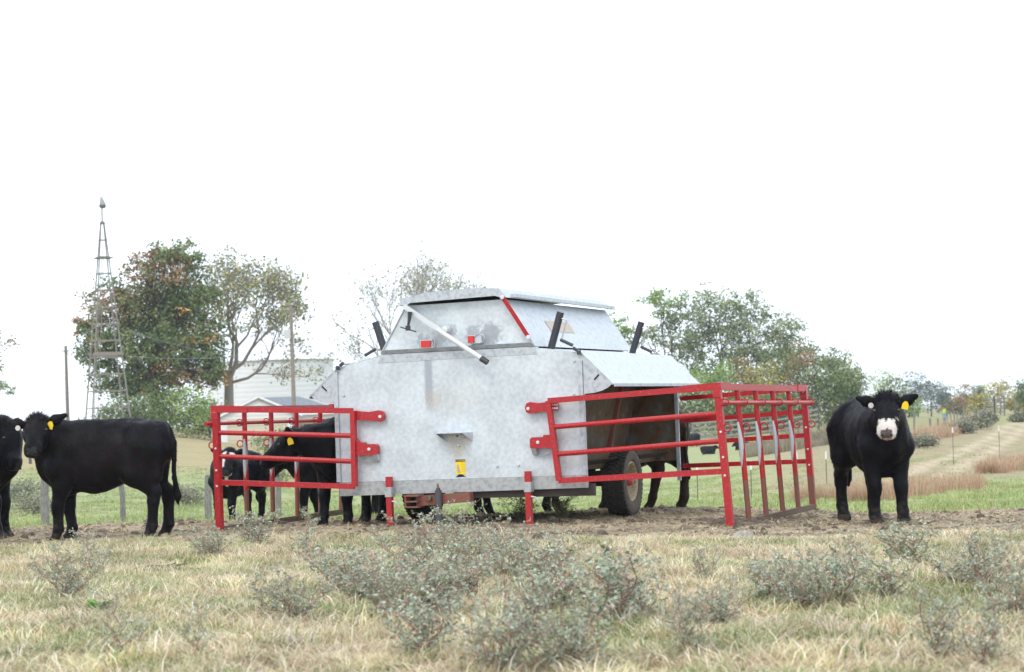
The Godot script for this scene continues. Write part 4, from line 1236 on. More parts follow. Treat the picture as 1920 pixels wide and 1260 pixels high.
		obj("leg_pin", b.mesh(), steel, lg)

	# wheels
	for u in [-0.05, -2.60]:
		var sgn := 1.0 if u > -1.0 else -1.0
		wheel(root, Z.call(u - 0.12 * sgn, 0.335, 1.66), sgn)
	# gates
	var G := {"red": red, "worn": red_worn, "muddy": muddy, "sleeve": mat(Color(0.50, 0.52, 0.55), 0.4, 0.4), "bolt": white_zinc, "galv": galv}
	gate(root, G, 1.0, Z.call(-0.345, 1.215, -0.10), Z.call(-0.265, 0.425, -0.10), Z.call(1.42, 1.285, -0.26), Z.call(1.49, -0.05, -0.25), Z.call(1.52, 1.255, 3.0), Z.call(1.57, -0.07, 3.02), Z.call(0.03, 1.20, FL + 0.05))
	gate(root, G, -1.0, Z.call(-2.475, 1.19, -0.10), Z.call(-2.485, 0.415, -0.10), Z.call(-3.89, 1.255, -0.42), Z.call(-3.885, 0.0, -0.42), Z.call(-4.0, 1.245, 2.85), Z.call(-4.05, -0.02, 2.85), Z.call(-2.73, 1.20, FL + 0.05))

func wheel(root: Node3D, at_: Vector3, sgn: float) -> void:
	var rubber := mat(Color(0.045, 0.041, 0.038), 0.9)
	rubber.albedo_texture = noise_tex(61, 0.03, [[0.0, Color(0.75, 0.72, 0.7)], [0.6, Color(1, 1, 1)], [0.8, Color(1.0, 0.98, 0.95)]], 256)
	tri_planar(rubber, 3.0)
	var dust := mat(Color(0.105, 0.09, 0.075), 0.95)
	dust.albedo_texture = rubber.albedo_texture; tri_planar(dust, 3.0)
	var tr := Transform3D(Basis(Vector3.BACK, -PI / 2 * sgn), at_)   # local y points outward
	var b := MB.new()
	var R := 0.355
	b.lathe([Vector2(0.205, -0.10), Vector2(0.27, -0.125), Vector2(0.33, -0.115), Vector2(R - 0.012, -0.10), Vector2(R - 0.012, 0.10), Vector2(0.335, 0.115)], tr, 48)
	var ty := obj("wheel", b.mesh(), rubber, root)
	b = MB.new()
	b.lathe([Vector2(0.337, 0.113), Vector2(0.305, 0.124), Vector2(0.27, 0.127), Vector2(0.235, 0.118), Vector2(0.208, 0.095), Vector2(0.208, 0.06)], tr, 48)
	obj("sidewall", b.mesh(), dust, ty)
	# tread blocks
	b = MB.new()
	var nb := 44
	for i in nb:
		for k in 5:
			var w := TAU * (i + 0.5 * (k % 2)) / nb
			var y := (k - 2) * 0.046
			var ca := Vector3(cos(w), 0, sin(w)); var ta := Vector3(-sin(w), 0, cos(w))
			var bs := Basis(ta * (1.0), Vector3.UP, ca).rotated(ca, 0.35 * (1 if k % 2 == 0 else -1))
			b.box(tr * (ca * (R - 0.006) + Vector3.UP * y), Vector3(0.036, 0.037, 0.018) , tr.basis * bs)
	obj("tread", b.mesh(), rubber, ty)
	# rim
	var cream := mat(Color(0.50, 0.44, 0.32), 0.6)
	cream.albedo_texture = noise_tex(63, 0.03, [[0.0, Color(0.45, 0.38, 0.3)], [0.45, Color(0.9, 0.87, 0.82)], [1.0, Color(1, 1, 1)]], 256)
	tri_planar(cream, 3.0)
	b = MB.new()
	b.lathe([Vector2(0.212, 0.10), Vector2(0.20, 0.105), Vector2(0.188, 0.085), Vector2(0.172, -0.01), Vector2(0.158, -0.03), Vector2(0.135, -0.02), Vector2(0.10, 0.03), Vector2(0.05, 0.025), Vector2(0.0, 0.025)], tr, 40)
	var rim := obj("rim", b.mesh(), cream, ty)
	b = MB.new()
	b.lathe([Vector2(0.0, 0.115), Vector2(0.03, 0.11), Vector2(0.045, 0.085), Vector2(0.048, 0.045)], tr, 16)
	obj("hub_cap", b.mesh(), mat(Color(0.42, 0.06, 0.06), 0.6), ty)
	b = MB.new()
	for i in 6:
		var w := TAU * i / 6.0
		b.lathe([Vector2(0, 0.018), Vector2(0.012, 0.014), Vector2(0.012, 0)], Transform3D(tr.basis, tr * Vector3(cos(w) * 0.08, 0.028, sin(w) * 0.08)), 6)
	obj("wheel_nuts", b.mesh(), mat(Color(0.3, 0.22, 0.16), 0.7), ty)

func gate(root: Node3D, G: Dictionary, sgn: float, in_t: Vector3, in_b: Vector3, a_t: Vector3, a_b: Vector3, b_t: Vector3, b_b: Vector3, back_in: Vector3) -> void:
	var b := MB.new()
	# near panel frame: inner post and the wide top cap
	b.beam(in_t, in_b, 0.05, 0.06, Vector3.BACK)
	var g := obj("creep_gate", b.mesh(), G.red, root)
	tag(g, "red creep gate with five open bays at the feeder's " + ("right end, leaning outward" if sgn > 0.0 else "left end, a cow inside"), "")
	var rise := (in_t - in_b).length()
	var hs := [0.0, 0.33, 0.67, 1.0]
	var outer := [0.0, 0.19, 0.385, 0.60]
	for k in 4:
		b = MB.new()
		var p: Vector3 = in_t.lerp(in_b, hs[k]); var q: Vector3 = a_t.lerp(a_b, outer[k])
		if k == 0 or k == 3: b.beam(p, q, 0.045, 0.055)
		else: b.tube([p, q], [0.026], 10)
		obj("rail", b.mesh(), G.red, g)
		# far panel
		b = MB.new()
		var p2 := back_in + Vector3(0, -0.255 * k, 0); var q2: Vector3 = b_t.lerp(b_b, outer[k])
		b.beam(p2, q2, 0.035, 0.05)
		obj("rail", b.mesh(), G.red, g)
	for pr in [[a_t, a_b], [b_t, b_b]]:
		b = MB.new()
		var mid: Vector3 = pr[0].lerp(pr[1], 0.72)
		b.beam(pr[0], mid, 0.065, 0.065, Vector3.BACK)
		obj("corner_post", b.mesh(), G.red, g)
		b = MB.new()
		b.beam(mid, pr[1], 0.0649, 0.0649, Vector3.BACK)
		obj("post_foot", b.mesh(), G.worn if pr[0] == b_t else G.red, g)
		for t in [0.03, 0.32, 0.50, 0.63]:
			b = MB.new()
			var q: Vector3 = pr[0].lerp(pr[1], t) + Vector3(0, 0, 0.034)
			b.lathe([Vector2(0, 0.008), Vector2(0.011, 0.006), Vector2(0.012, -0.004)], Transform3D(Basis(Vector3.RIGHT, PI / 2), q), 8)
			obj("bolt", b.mesh(), G.bolt, g)
	# end panel
	b = MB.new()
	b.beam(a_t + Vector3(0, 0.0, 0), b_t, 0.05, 0.062)
	obj("end_rail", b.mesh(), G.red, g)
	# corner caps
	var d_in := (in_t - a_t).normalized(); var d_end := (b_t - a_t).normalized()
	b = MB.new()
	b.beam(a_t - d_in * 0.045 + Vector3(0, 0.004, 0), a_t + d_in * 0.34 + Vector3(0, 0.004, 0), 0.062, 0.07)
	b.beam(a_t + d_end * 0.034 + Vector3(0, 0.006, 0), a_t + d_end * 0.36 + Vector3(0, 0.006, 0), 0.062, 0.072)
	b.box(a_t + Vector3(0, -0.065, 0.012), Vector3(0.075, 0.07, 0.06))
	obj("corner_cap", b.mesh(), G.red, g)
	b = MB.new()
	b.beam(b_t - d_end * 0.34 + Vector3(0, 0.006, 0), b_t + d_end * 0.06 + Vector3(0, 0.006, 0), 0.062, 0.072)
	b.box(b_t + Vector3(0, -0.065, 0.0), Vector3(0.075, 0.08, 0.08))
	obj("corner_cap", b.mesh(), G.red, g)
	var out := Vector3(sgn, 0, 0)
	# skid along the ground
	b = MB.new()
	b.beam(a_b + Vector3(0, 0.015, 0), b_b + Vector3(0, 0.03, 0), 0.05, 0.06)
	obj("skid_bar", b.mesh(), G.muddy, g)
	# sliding latch rod with rings
	b = MB.new()
	var r0 := a_t.lerp(a_b, 0.115) + out * 0.06 - d_end * 0.12; var r1 := b_t.lerp(b_b, 0.115) + out * 0.06 + d_end * 0.12
	b.tube([r0, r1], [0.021], 10)
	obj("latch_rod", b.mesh(), G.red, g)
	for k in 6:
		var t := k / 5.0
		var top := a_t.lerp(b_t, t); var bot := a_b.lerp(b_b, t) + Vector3(0, 0.03, 0)
		for hh in [0.115, 0.30]:
			b = MB.new()
			var rc := top.lerp(bot, hh) + out * 0.06
			var ring := []
			for j in 13: ring.append(rc + (Vector3(sgn, 0, 0).cross(d_end) * sin(TAU * j / 12.0) + out * cos(TAU * j / 12.0)) * 0.036)
			b.tube(ring, [0.007], 6, false)
			obj("rod_ring", b.mesh(), G.red, g)
		if k == 0 or k == 5: continue
		b = MB.new()
		var m1 := top.lerp(bot, 0.70)
		b.tube([top, m1], [0.027], 10)
		obj("creep_bar", b.mesh(), G.red, g)
		b = MB.new()
		b.tube([m1, bot], [0.0268], 10)
		obj("bar_foot", b.mesh(), G.worn, g)
		# galvanized hand-guard bent over the middle of the bar
		b = MB.new()
		var prev := []
		for j in 11:
			var t2 := j / 10.0
			var c := top.lerp(bot, lerpf(0.26, 0.60, t2))
			var wd := 0.022 * sqrt(maxf(sin(PI * clampf(t2 * 0.94 + 0.06, 0.0, 1.0)), 0.0)) + 0.002
			var row := []
			for a in 7:
				var w := lerpf(-1.5, 1.5, a / 6.0)
				var dirn := (-out * 0.55 + Vector3(0, 0, 0.835)) if sgn > 0.0 else Vector3(0.2, 0, 0.98)
				var sd := Vector3.UP.cross(dirn)
				row.append(c + (dirn * cos(w) * 0.034 + sd * sin(w) * wd * 1.12) + dirn * 0.003)
			if j > 0:
				for a in 6: b.quad(prev[a], prev[a + 1], row[a + 1], row[a])
			prev = row
		obj("bar_guard", b.mesh(), G.sleeve, g)
	# hinge arms on the front panel
	var s_in := -sgn
	b = MB.new()
	var hx := in_t.x
	var poly := PackedVector2Array()
	var dir := s_in
	for p in [Vector2(-0.10 if sgn > 0.0 else 0.0, 0.02), Vector2(0.16, 0.0), Vector2(0.27, 0.015), Vector2(0.315, 0.0), Vector2(0.335, -0.04), Vector2(0.32, -0.085), Vector2(0.28, -0.10), Vector2(0.16, -0.085), Vector2(-0.10 if sgn > 0.0 else 0.0, -0.075)]:
		poly.append(Vector2(hx + p.x * dir * (0.78 if sgn > 0.0 else 1.0), in_t.y - 0.02 + p.y))
	b.prism(poly, Transform3D(Basis.IDENTITY, Vector3(0, 0, 0.055)), 0.05)
	obj("hinge_arm", b.mesh(), G.red, g)
	b = MB.new()
	b.lathe([Vector2(0, 0.012), Vector2(0.016, 0.01), Vector2(0.018, 0)], Transform3D(Basis(Vector3.RIGHT, PI / 2), Vector3(hx + 0.29 * dir * (0.78 if sgn > 0.0 else 1.0), in_t.y - 0.07, 0.08)), 8)
	obj("bolt", b.mesh(), G.bolt, g)
	if sgn > 0.0:
		for k in 6:
			b = MB.new()
			b.lathe([Vector2(0, 0.004), Vector2(0.010, 0.003), Vector2(0.010, -0.002)], Transform3D(Basis(Vector3.RIGHT, PI / 2), Vector3(hx + 0.035 + 0.022 * (k % 3), in_t.y - 0.04 - 0.035 * (k / 3), 0.081)), 8)
			obj("hole", b.mesh(), G.bolt, g)
	# lower latch box
	var lx := in_t.lerp(in_b, 0.52)
	b = MB.new()
	var bx := PackedVector2Array()
	for p in [Vector2(0.0, 0.13), Vector2(0.05, 0.075), Vector2(0.11, 0.075), Vector2(0.115, 0.055), Vector2(0.235, 0.055), Vector2(0.255, 0.035), Vector2(0.255, -0.045), Vector2(0.235, -0.055), Vector2(0.0, -0.055)]:
		bx.append(Vector2(lx.x + p.x * dir, lx.y + p.y))
	b.prism(bx, Transform3D(Basis.IDENTITY, Vector3(0, 0, 0.065)), 0.075)
	var lb := obj("latch_box", b.mesh(), G.red, g)
	b = MB.new()
	b.lathe([Vector2(0, 0.012), Vector2(0.016, 0.01), Vector2(0.018, 0)], Transform3D(Basis(Vector3.RIGHT, PI / 2), Vector3(lx.x + 0.17 * dir, lx.y + 0.005, 0.102)), 8)
	obj("bolt", b.mesh(), G.bolt, g)
	b = MB.new()
	b.hexa([Vector3(lx.x + 0.20 * dir, lx.y - 0.12, 0.012), Vector3(lx.x + 0.25 * dir, lx.y - 0.12, 0.012), Vector3(lx.x + 0.25 * dir, lx.y - 0.12, 0.05), Vector3(lx.x + 0.20 * dir, lx.y - 0.12, 0.05), Vector3(lx.x + 0.20 * dir, lx.y - 0.05, 0.012), Vector3(lx.x + 0.25 * dir, lx.y - 0.05, 0.012), Vector3(lx.x + 0.25 * dir, lx.y - 0.05, 0.10), Vector3(lx.x + 0.20 * dir, lx.y - 0.05, 0.10)])
	obj("keeper_plate", b.mesh(), G.galv, g)
	b = MB.new()
	b.tube([Vector3(lx.x + 0.04 * dir, lx.y - 0.06, 0.06), Vector3(lx.x + 0.07 * dir, lx.y - 0.11, 0.05), Vector3(lx.x + 0.13 * dir, lx.y - 0.13, 0.04), Vector3(lx.x + 0.23 * dir, lx.y - 0.125, 0.03)], [0.005], 5)
	obj("spring_wire", b.mesh(), G.sleeve, g)

# ------------------------------------------------------------------ trees
func limb(b: MB, p: Vector3, q: Vector3, r0: float, r1: float, bend: float, r: RandomNumberGenerator, sides := 5) -> Array:
	var pts := []; var rad := []
	var k := 4
	var off := Vector3(r.randfn(), r.randfn(0, 0.4), r.randfn()) * bend * (q - p).length()
	for i in k + 1:
		var t := float(i) / k
		pts.append(p.lerp(q, t) + off * sin(PI * t)); rad.append(lerpf(r0, r1, t))
	b.tube(pts, rad, sides, false)
	return pts

# lobes: [x, y, rx, ry, clusters, palette index]
func leafy(called: String, label: String, group: String, where: Vector3, height: float, lobes: Array, pals: Array, leaf := 0.24, per := 30, seed_ := 1, trunk_r := 0.0, category := "tree", spread := 0.11, depthf := 0.8) -> Node3D:
	var r := RandomNumberGenerator.new(); r.seed = seed_
	var t := thing(called, label, category, where, 0.0, group)
	var tb := MB.new(); var lb := MB.new()
	tb.col = Color(0.105, 0.085, 0.065)
	var tr := trunk_r if trunk_r > 0.0 else height * 0.018
	var fork := Vector3(r.randf_range(-0.2, 0.2), height * 0.32, 0)
	if category == "tree": tb.tube([Vector3(0, -0.4, 0), Vector3(0, height * 0.05, 0), fork * 0.6, fork], [tr * 1.5, tr * 1.1, tr * 0.95, tr * 0.8], 8, false)
	else: fork = Vector3(0, 0.1, 0)
	for lo in lobes:
		var lc := Vector3(lo[0], lo[1], r.randf_range(-0.3, 0.3) * lo[2])
		var hub := fork.lerp(lc, 0.75)
		limb(tb, fork * r.randf_range(0.75, 1.0), hub, tr * 0.55, tr * 0.22, 0.07, r)
		var n: int = lo[4]
		for i in n:
			var u := Vector3(r.randfn(), r.randfn(), r.randfn()).normalized() * pow(r.randf(), 0.42)
			var cc := lc + Vector3(u.x * lo[2], u.y * lo[3], u.z * lo[2] * depthf)
			if cc.y < 0.15: cc.y = 0.15 + r.randf() * 0.3
			if i % 3 == 0: limb(tb, hub.lerp(fork, r.randf() * 0.3), cc, tr * 0.16, tr * 0.05, 0.08, r, 4)
			var cr: float = spread * minf(lo[2], lo[3]) * r.randf_range(1.2, 2.4) + 0.15
			var pal: Array = pals[lo[5]]
			var base: Color = (pal[r.randi() % pal.size()] as Color) * r.randf_range(0.8, 1.2)
			for k in per:
				var p := cc + Vector3(r.randfn(), r.randfn() * 0.6, r.randfn()) * cr * 0.6
				if p.y < 0.05: continue
				var ax := Vector3(r.randfn(), r.randfn() * 0.7, r.randfn()).normalized()
				var sd := ax.cross(Vector3(r.randfn(), r.randfn() + 0.6, r.randfn())).normalized()
				var s := leaf * r.randf_range(0.55, 1.25)
				lb.col = base * r.randf_range(0.72, 1.3)
				lb.quad(p, p + ax * s * 0.5 + sd * s * 0.36, p + ax * s, p + ax * s * 0.5 - sd * s * 0.36)
	if tb.v.size(): obj("trunk" if category == "tree" else "stems", tb.mesh(), M.bark, t)
	obj("crown" if category == "tree" else "foliage", lb.mesh(), M.leaf, t)
	return t

func branchy(b: MB, l: MB, p: Vector3, dir: Vector3, ln: float, rad: float, depth: int, r: RandomNumberGenerator, pal: Array, leafp: float, leaf: float, up: float, open: float) -> void:
	var q := p + dir * ln
	var mid := p.lerp(q, 0.5) + Vector3(r.randfn(), r.randfn(), r.randfn()) * ln * 0.06
	b.tube([p, mid, q], [rad, rad * 0.85, rad * 0.68], 5 if rad > 0.06 else 3, false)
	if depth <= 2 and leafp > 0.0:
		for k in 7:
			if r.randf() > leafp: continue
			var lp := p.lerp(q, r.randf()) + Vector3(r.randfn(), r.randfn(), r.randfn()) * 0.3
			var ax := Vector3(r.randfn(), r.randfn(), r.randfn()).normalized()
			var sd := ax.cross(Vector3(r.randfn(), r.randfn() + 0.4, r.randfn())).normalized()
			var s := leaf * r.randf_range(0.6, 1.3)
			l.col = (pal[r.randi() % pal.size()] as Color) * r.randf_range(0.75, 1.25)
			l.quad(lp, lp + ax * s * 0.5 + sd * s * 0.35, lp + ax * s, lp + ax * s * 0.5 - sd * s * 0.35)
	if depth == 0: return
	var n := 2 + (1 if r.randf() < 0.65 else 0)
	for i in n:
		var d := (dir + Vector3(r.randfn(), r.randfn() * 0.6, r.randfn()) * open + Vector3(0, up, 0)).normalized()
		branchy(b, l, mid.lerp(q, r.randf_range(0.3, 1.0)) if i > 0 else q, d, ln * r.randf_range(0.66, 0.86), rad * (0.68 if i == 0 else 0.5), depth - 1, r, pal, leafp, leaf, up, open)

func build_trees() -> void:
	M.bark = vmat(0.95)
	M.leaf = vmat(0.65, 0.5)
	var green := [Color(0.135, 0.20, 0.068), Color(0.175, 0.235, 0.088), Color(0.11, 0.17, 0.065), Color(0.225, 0.255, 0.105)]
	var rust := [Color(0.33, 0.21, 0.105), Color(0.34, 0.245, 0.14), Color(0.22, 0.22, 0.10), Color(0.17, 0.20, 0.085), Color(0.29, 0.175, 0.08)]
	var yellow := [Color(0.460, 0.380, 0.084), Color(0.380, 0.345, 0.120), Color(0.299, 0.299, 0.120)]
	var grey := [Color(0.23, 0.29, 0.145), Color(0.28, 0.33, 0.175), Color(0.20, 0.26, 0.13), Color(0.34, 0.36, 0.19)]
	var bright := [Color(0.27, 0.375, 0.10), Color(0.31, 0.40, 0.13), Color(0.22, 0.32, 0.095)]
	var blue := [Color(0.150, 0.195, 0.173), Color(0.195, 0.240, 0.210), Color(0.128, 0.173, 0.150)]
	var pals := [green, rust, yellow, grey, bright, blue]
	var accent := [Color(0.50, 0.20, 0.06), Color(0.46, 0.27, 0.08), Color(0.42, 0.14, 0.08), Color(0.44, 0.36, 0.09)]
	var maple := [green + green + green + green + green + green + [accent[1]], rust + rust + rust + green + [accent[1]], yellow, grey, bright, blue]
	grey = grey + [Color(0.30, 0.30, 0.12), Color(0.16, 0.22, 0.13)]
	var g1 := "trees around the farmyard"; var g2 := "trees along the right field edge"; var g3 := "distant trees at the far right"
	# the big maple
	leafy("maple_tree", "large full maple, green turning rust, beside the windmill tower", g1, on_ground(294, 160.0, 800), 15.6, [
		[0.4, 12.8, 3.0, 2.0, 90, 1], [2.0, 14.2, 2.6, 1.3, 50, 0], [-2.8, 10.4, 2.6, 2.2, 90, 1], [2.6, 10.6, 2.8, 2.4, 110, 0], [-0.2, 9.4, 3.2, 2.6, 120, 0], [-3.9, 7.2, 2.3, 2.0, 80, 0], [3.8, 7.4, 2.3, 2.2, 80, 0], [0.2, 6.8, 3.4, 2.0, 120, 0], [-2.6, 4.4, 2.8, 1.7, 80, 0], [2.6, 4.6, 2.8, 1.6, 70, 1], [4.6, 5.0, 1.5, 1.4, 30, 0], [-5.2, 8.8, 1.1, 0.9, 20, 1], [-0.2, 3.6, 2.6, 1.4, 50, 0]], maple, 0.27, 36, 101, 0.42)
	# yellowing half-bare tree
	var r := RandomNumberGenerator.new(); r.seed = 202
	var b := MB.new(); var l := MB.new()
	b.col = Color(0.24, 0.21, 0.18)
	b.tube([Vector3(0, -0.4, 0), Vector3(0.02, 2.8, 0), Vector3(0.1, 5.4, 0)], [0.50, 0.40, 0.34], 8, false)
	for q in [[0.25, 1.0, 0.1, 3.3, 0.26], [-0.5, 0.9, 0.2, 2.9, 0.2], [0.7, 0.75, -0.2, 3.0, 0.2], [1.1, 0.42, 0.1, 2.9, 0.16], [0.1, 1.0, -0.5, 3.0, 0.2], [-0.9, 0.5, 0.1, 2.4, 0.13]]:
		branchy(b, l, Vector3(0.05, r.randf_range(4.2, 5.4), 0), Vector3(q[0], q[1], q[2]).normalized(), q[3], q[4] * 0.85, 6, r, [yellow[0], grey[1], grey[0], green[3], Color(0.30, 0.27, 0.21), Color(0.34, 0.32, 0.26)], 0.34, 0.26, 0.14, 0.42)
	for q in 90:
		var cc := Vector3(r.randf_range(-2.4, -0.2), r.randf_range(9.2, 12.0), r.randf_range(-1, 1))
		for kk in 5:
			var lp := cc + Vector3(r.randfn(), r.randfn() * 0.7, r.randfn()) * 0.25
			var ax := Vector3(r.randfn(), r.randfn(), r.randfn()).normalized()
			var sd := ax.cross(Vector3(r.randfn(), r.randfn() + 0.4, r.randfn())).normalized()
			l.col = (yellow[r.randi() % 3] as Color) * r.randf_range(0.8, 1.25)
			l.quad(lp, lp + ax * 0.13 + sd * 0.09, lp + ax * 0.26, lp + ax * 0.13 - sd * 0.09)
	var t := thing("ash_tree", "half-bare tree with yellowing leaves right of the maple", "tree", on_ground(430, 164.0, 800), 0.0, g1)
	obj("trunk", b.mesh(), M.bark, t); obj("crown", l.mesh(), M.leaf, t)
	# nearly bare wide tree behind the feeder
	r.seed = 303
	b = MB.new(); l = MB.new()
	b.col = Color(0.33, 0.315, 0.295)
	b.tube([Vector3(0, -0.5, 0), Vector3(0, 2.5, 0), Vector3(0.2, 5.0, 0)], [0.5, 0.42, 0.38], 8, false)
	for q in [[-0.95, 0.75, 0.1, 4.0, 0.16], [-0.55, 1.0, -0.2, 3.9, 0.18], [-0.1, 1.0, 0.3, 4.0, 0.19], [0.35, 1.0, -0.1, 3.9, 0.19], [0.75, 0.9, 0.2, 3.6, 0.16], [-1.2, 0.38, -0.1, 3.4, 0.12], [1.0, 0.55, 0, 3.0, 0.12], [0.15, 1.0, -0.3, 4.0, 0.17]]:
		branchy(b, l, Vector3(0.1, r.randf_range(4.2, 5.0), 0), Vector3(q[0], q[1], q[2]).normalized(), q[3], q[4] * 1.05, 6, r, [Color(0.34, 0.35, 0.21), Color(0.40, 0.37, 0.22), Color(0.28, 0.30, 0.20)], 0.09, 0.24, 0.12, 0.34)
	t = thing("elm_tree", "wide, nearly bare tree rising behind the feeder roof", "tree", on_ground(800, 176.0, 800), 0.0, g1)
	obj("trunk", b.mesh(), M.bark, t); obj("crown", l.mesh(), M.leaf, t)
	# tree cut by the left edge
	leafy("maple_tree", "pinkish brown tree cut off by the left edge", g1, on_ground(-50, 190.0, 800), 11.0, [[1.6, 8.6, 2.2, 1.8, 40, 1], [0.0, 6.5, 3.0, 2.4, 60, 1], [2.2, 4.4, 1.6, 0.9, 18, 3]], pals, 0.28, 20, 404, 0.3)
	# green shrubs under the maple
	var sh := [[240, 152.0, 2.3, 1.8, 0, "dark green shrub under the maple's left side"], [300, 150.0, 2.8, 2.0, 0, "green shrub under the maple, in front of its trunk"], [350, 150.0, 2.9, 2.2, 4, "bright green shrub under the maple's right side"], [395, 153.0, 2.4, 1.9, 0, "rounded green shrub left of the garage"]]
	var sn := 500
	for s in sh:
		leafy("shrub", s[5], "shrubs in the farmyard", on_ground(s[0], s[1], 805), s[2], [[0, s[2] * 0.62, s[3] * 1.3, s[2] * 0.62, 120, s[4]]], pals, 0.2, 30, sn, 0.06, "shrub", 0.14)
		sn += 1
	for s in [[520, 128.0, 1.9, 1.6, 0, "leafy bush in front of the garage, seen through the left gate"], [498, 70.0, 1.35, 0.8, 3, "grey-green bush behind the bars of the left gate"], [590, 134.0, 1.9, 1.8, 1, "brownish bush right of the garage, behind the left gate"]]:
		leafy("bush", s[5], "bushes behind the left gate", on_ground(s[0], s[1], 830), s[2], [[0, s[2] * 0.5, s[3], s[2] * 0.5, 44, s[4]]], pals, 0.16, 24, sn, 0.05, "bush", 0.18)
		sn += 1
	# right field edge: tall trees behind, bushes before
	var D := 205.0
	var k := FOCAL / D
	var rt := [
		[1166, 575, 1.5, 3, "slender green tree just right of the feeder hopper", [[0, 8.6, 1.7, 2.6, 55, 4], [0.2, 5.4, 2.2, 2.4, 60, 0]]],
		[1255, 540, 1.5, 3, "open airy tree with a visible trunk behind the rear crank jack", [[-0.6, 11.4, 1.9, 1.6, 36, 4], [0.8, 10.2, 1.6, 1.8, 30, 3], [-1.6, 8.6, 1.9, 1.5, 34, 3], [1.4, 7.6, 1.5, 1.5, 30, 3], [0, 5.4, 2.4, 1.6, 34, 0]]],
		[1335, 545, 1.5, 3, "tallest dense grey-green tree of the right tree line", [[0, 11.0, 2.8, 2.2, 80, 3], [-1.4, 8.4, 2.4, 2.4, 70, 3], [1.8, 8.4, 2.4, 2.4, 70, 3], [0, 5.6, 3.2, 2.0, 70, 0]]],
		[1412, 565, 1.5, 3, "grey-green tree right of the tallest tree in the tree line", [[0, 10.4, 2.4, 1.8, 60, 3], [0.6, 7.8, 2.7, 2.2, 75, 3], [0, 5.2, 2.6, 1.8, 50, 0]]],
		[1478, 600, 1.5, 3, "rounded green tree stepping down the right tree line", [[0, 8.2, 2.3, 2.0, 60, 3], [1.0, 6.0, 2.3, 2.0, 60, 0], [-0.8, 5.0, 2.0, 1.8, 40, 0]]],
		[1585, 660, 1.5, 3, "loose grey-green tree left above the white muzzled cow", [[-0.4, 5.2, 1.5, 1.5, 36, 3], [0.6, 3.9, 1.7, 1.6, 44, 3], [-0.6, 2.8, 1.9, 1.4, 40, 1]]],
	]
	sn = 600
	for a in rt:
		for lo in a[5]:
			lo[1] *= 1.17; lo[2] *= 1.08; lo[3] *= 1.12
		leafy("field_tree", a[4], g2, on_ground(a[0], D, 800), 14.0 if a[1] < 590 else 10.0, a[5], pals, 0.27, 30, sn, 0.2)
		sn += 1
	var bushes := [
		[1215, 196.0, 2.2, 5.0, 0, "dark green bush behind the right hood of the feeder"],
		[1300, 194.0, 2.4, 6.2, 4, "bright green bush above the top rail of the open gate"],
		[1352, 192.0, 2.2, 6.0, 4, "fresh green bush beside the orange tinged one"],
		[1394, 198.0, 1.7, 6.8, 1, "orange tinged bush in the right tree line"],
		[1432, 190.0, 2.2, 5.9, 2, "yellow-green bush behind the open gate's bars"],
		[1470, 196.0, 2.3, 7.4, 0, "tall green bush right of the yellow-green one"],
		[1512, 190.0, 2.4, 7.2, 1, "olive and rust bush above the gate's far post"],
		[1552, 188.0, 2.3, 6.0, 0, "green bush right of the gate's far post"],
		[1596, 186.0, 2.0, 4.4, 0, "low dark green bush left of the white muzzled cow"],
		[1255, 190.0, 2.0, 3.6, 0, "low green bush behind the feeder's rear panel"],
		[1375, 186.0, 2.0, 3.4, 0, "low dark green bush behind the gate's inner bars"],
		[1450, 184.0, 1.9, 3.0, 0, "low dark bush between gate bars and board fence"],
	]
	sn = 700
	for s in bushes:
		leafy("bush", s[5], "bushes along the right field edge", on_ground(s[0], s[1], 810), s[3], [[0, s[3] * 0.72, s[2] * 0.95, s[3] * 0.42, 70, s[4]], [0.3, s[3] * 0.34, s[2] * 1.15, s[3] * 0.36, 70, s[4] if s[4] != 1 else 0]], pals, 0.25, 28, sn, 0.08, "bush", 0.15)
		sn += 1
	# far right
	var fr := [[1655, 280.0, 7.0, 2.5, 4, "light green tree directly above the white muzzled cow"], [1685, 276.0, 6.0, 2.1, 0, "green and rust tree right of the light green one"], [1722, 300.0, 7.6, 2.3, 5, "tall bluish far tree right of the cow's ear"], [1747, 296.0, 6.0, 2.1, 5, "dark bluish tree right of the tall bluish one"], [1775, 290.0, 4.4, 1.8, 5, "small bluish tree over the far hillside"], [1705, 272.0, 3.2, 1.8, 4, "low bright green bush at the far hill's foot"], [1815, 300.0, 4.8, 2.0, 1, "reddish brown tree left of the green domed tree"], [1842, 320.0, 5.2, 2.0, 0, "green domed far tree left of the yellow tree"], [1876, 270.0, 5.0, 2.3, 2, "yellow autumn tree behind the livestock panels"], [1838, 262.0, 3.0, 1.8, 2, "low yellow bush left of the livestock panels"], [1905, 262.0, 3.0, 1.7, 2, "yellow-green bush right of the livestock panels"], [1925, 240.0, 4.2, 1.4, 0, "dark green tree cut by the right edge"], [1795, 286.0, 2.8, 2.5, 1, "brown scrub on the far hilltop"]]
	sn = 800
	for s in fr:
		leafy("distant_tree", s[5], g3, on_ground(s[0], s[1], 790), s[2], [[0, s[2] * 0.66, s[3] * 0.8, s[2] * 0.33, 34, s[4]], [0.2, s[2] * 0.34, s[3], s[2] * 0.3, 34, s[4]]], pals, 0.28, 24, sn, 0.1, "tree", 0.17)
		sn += 1
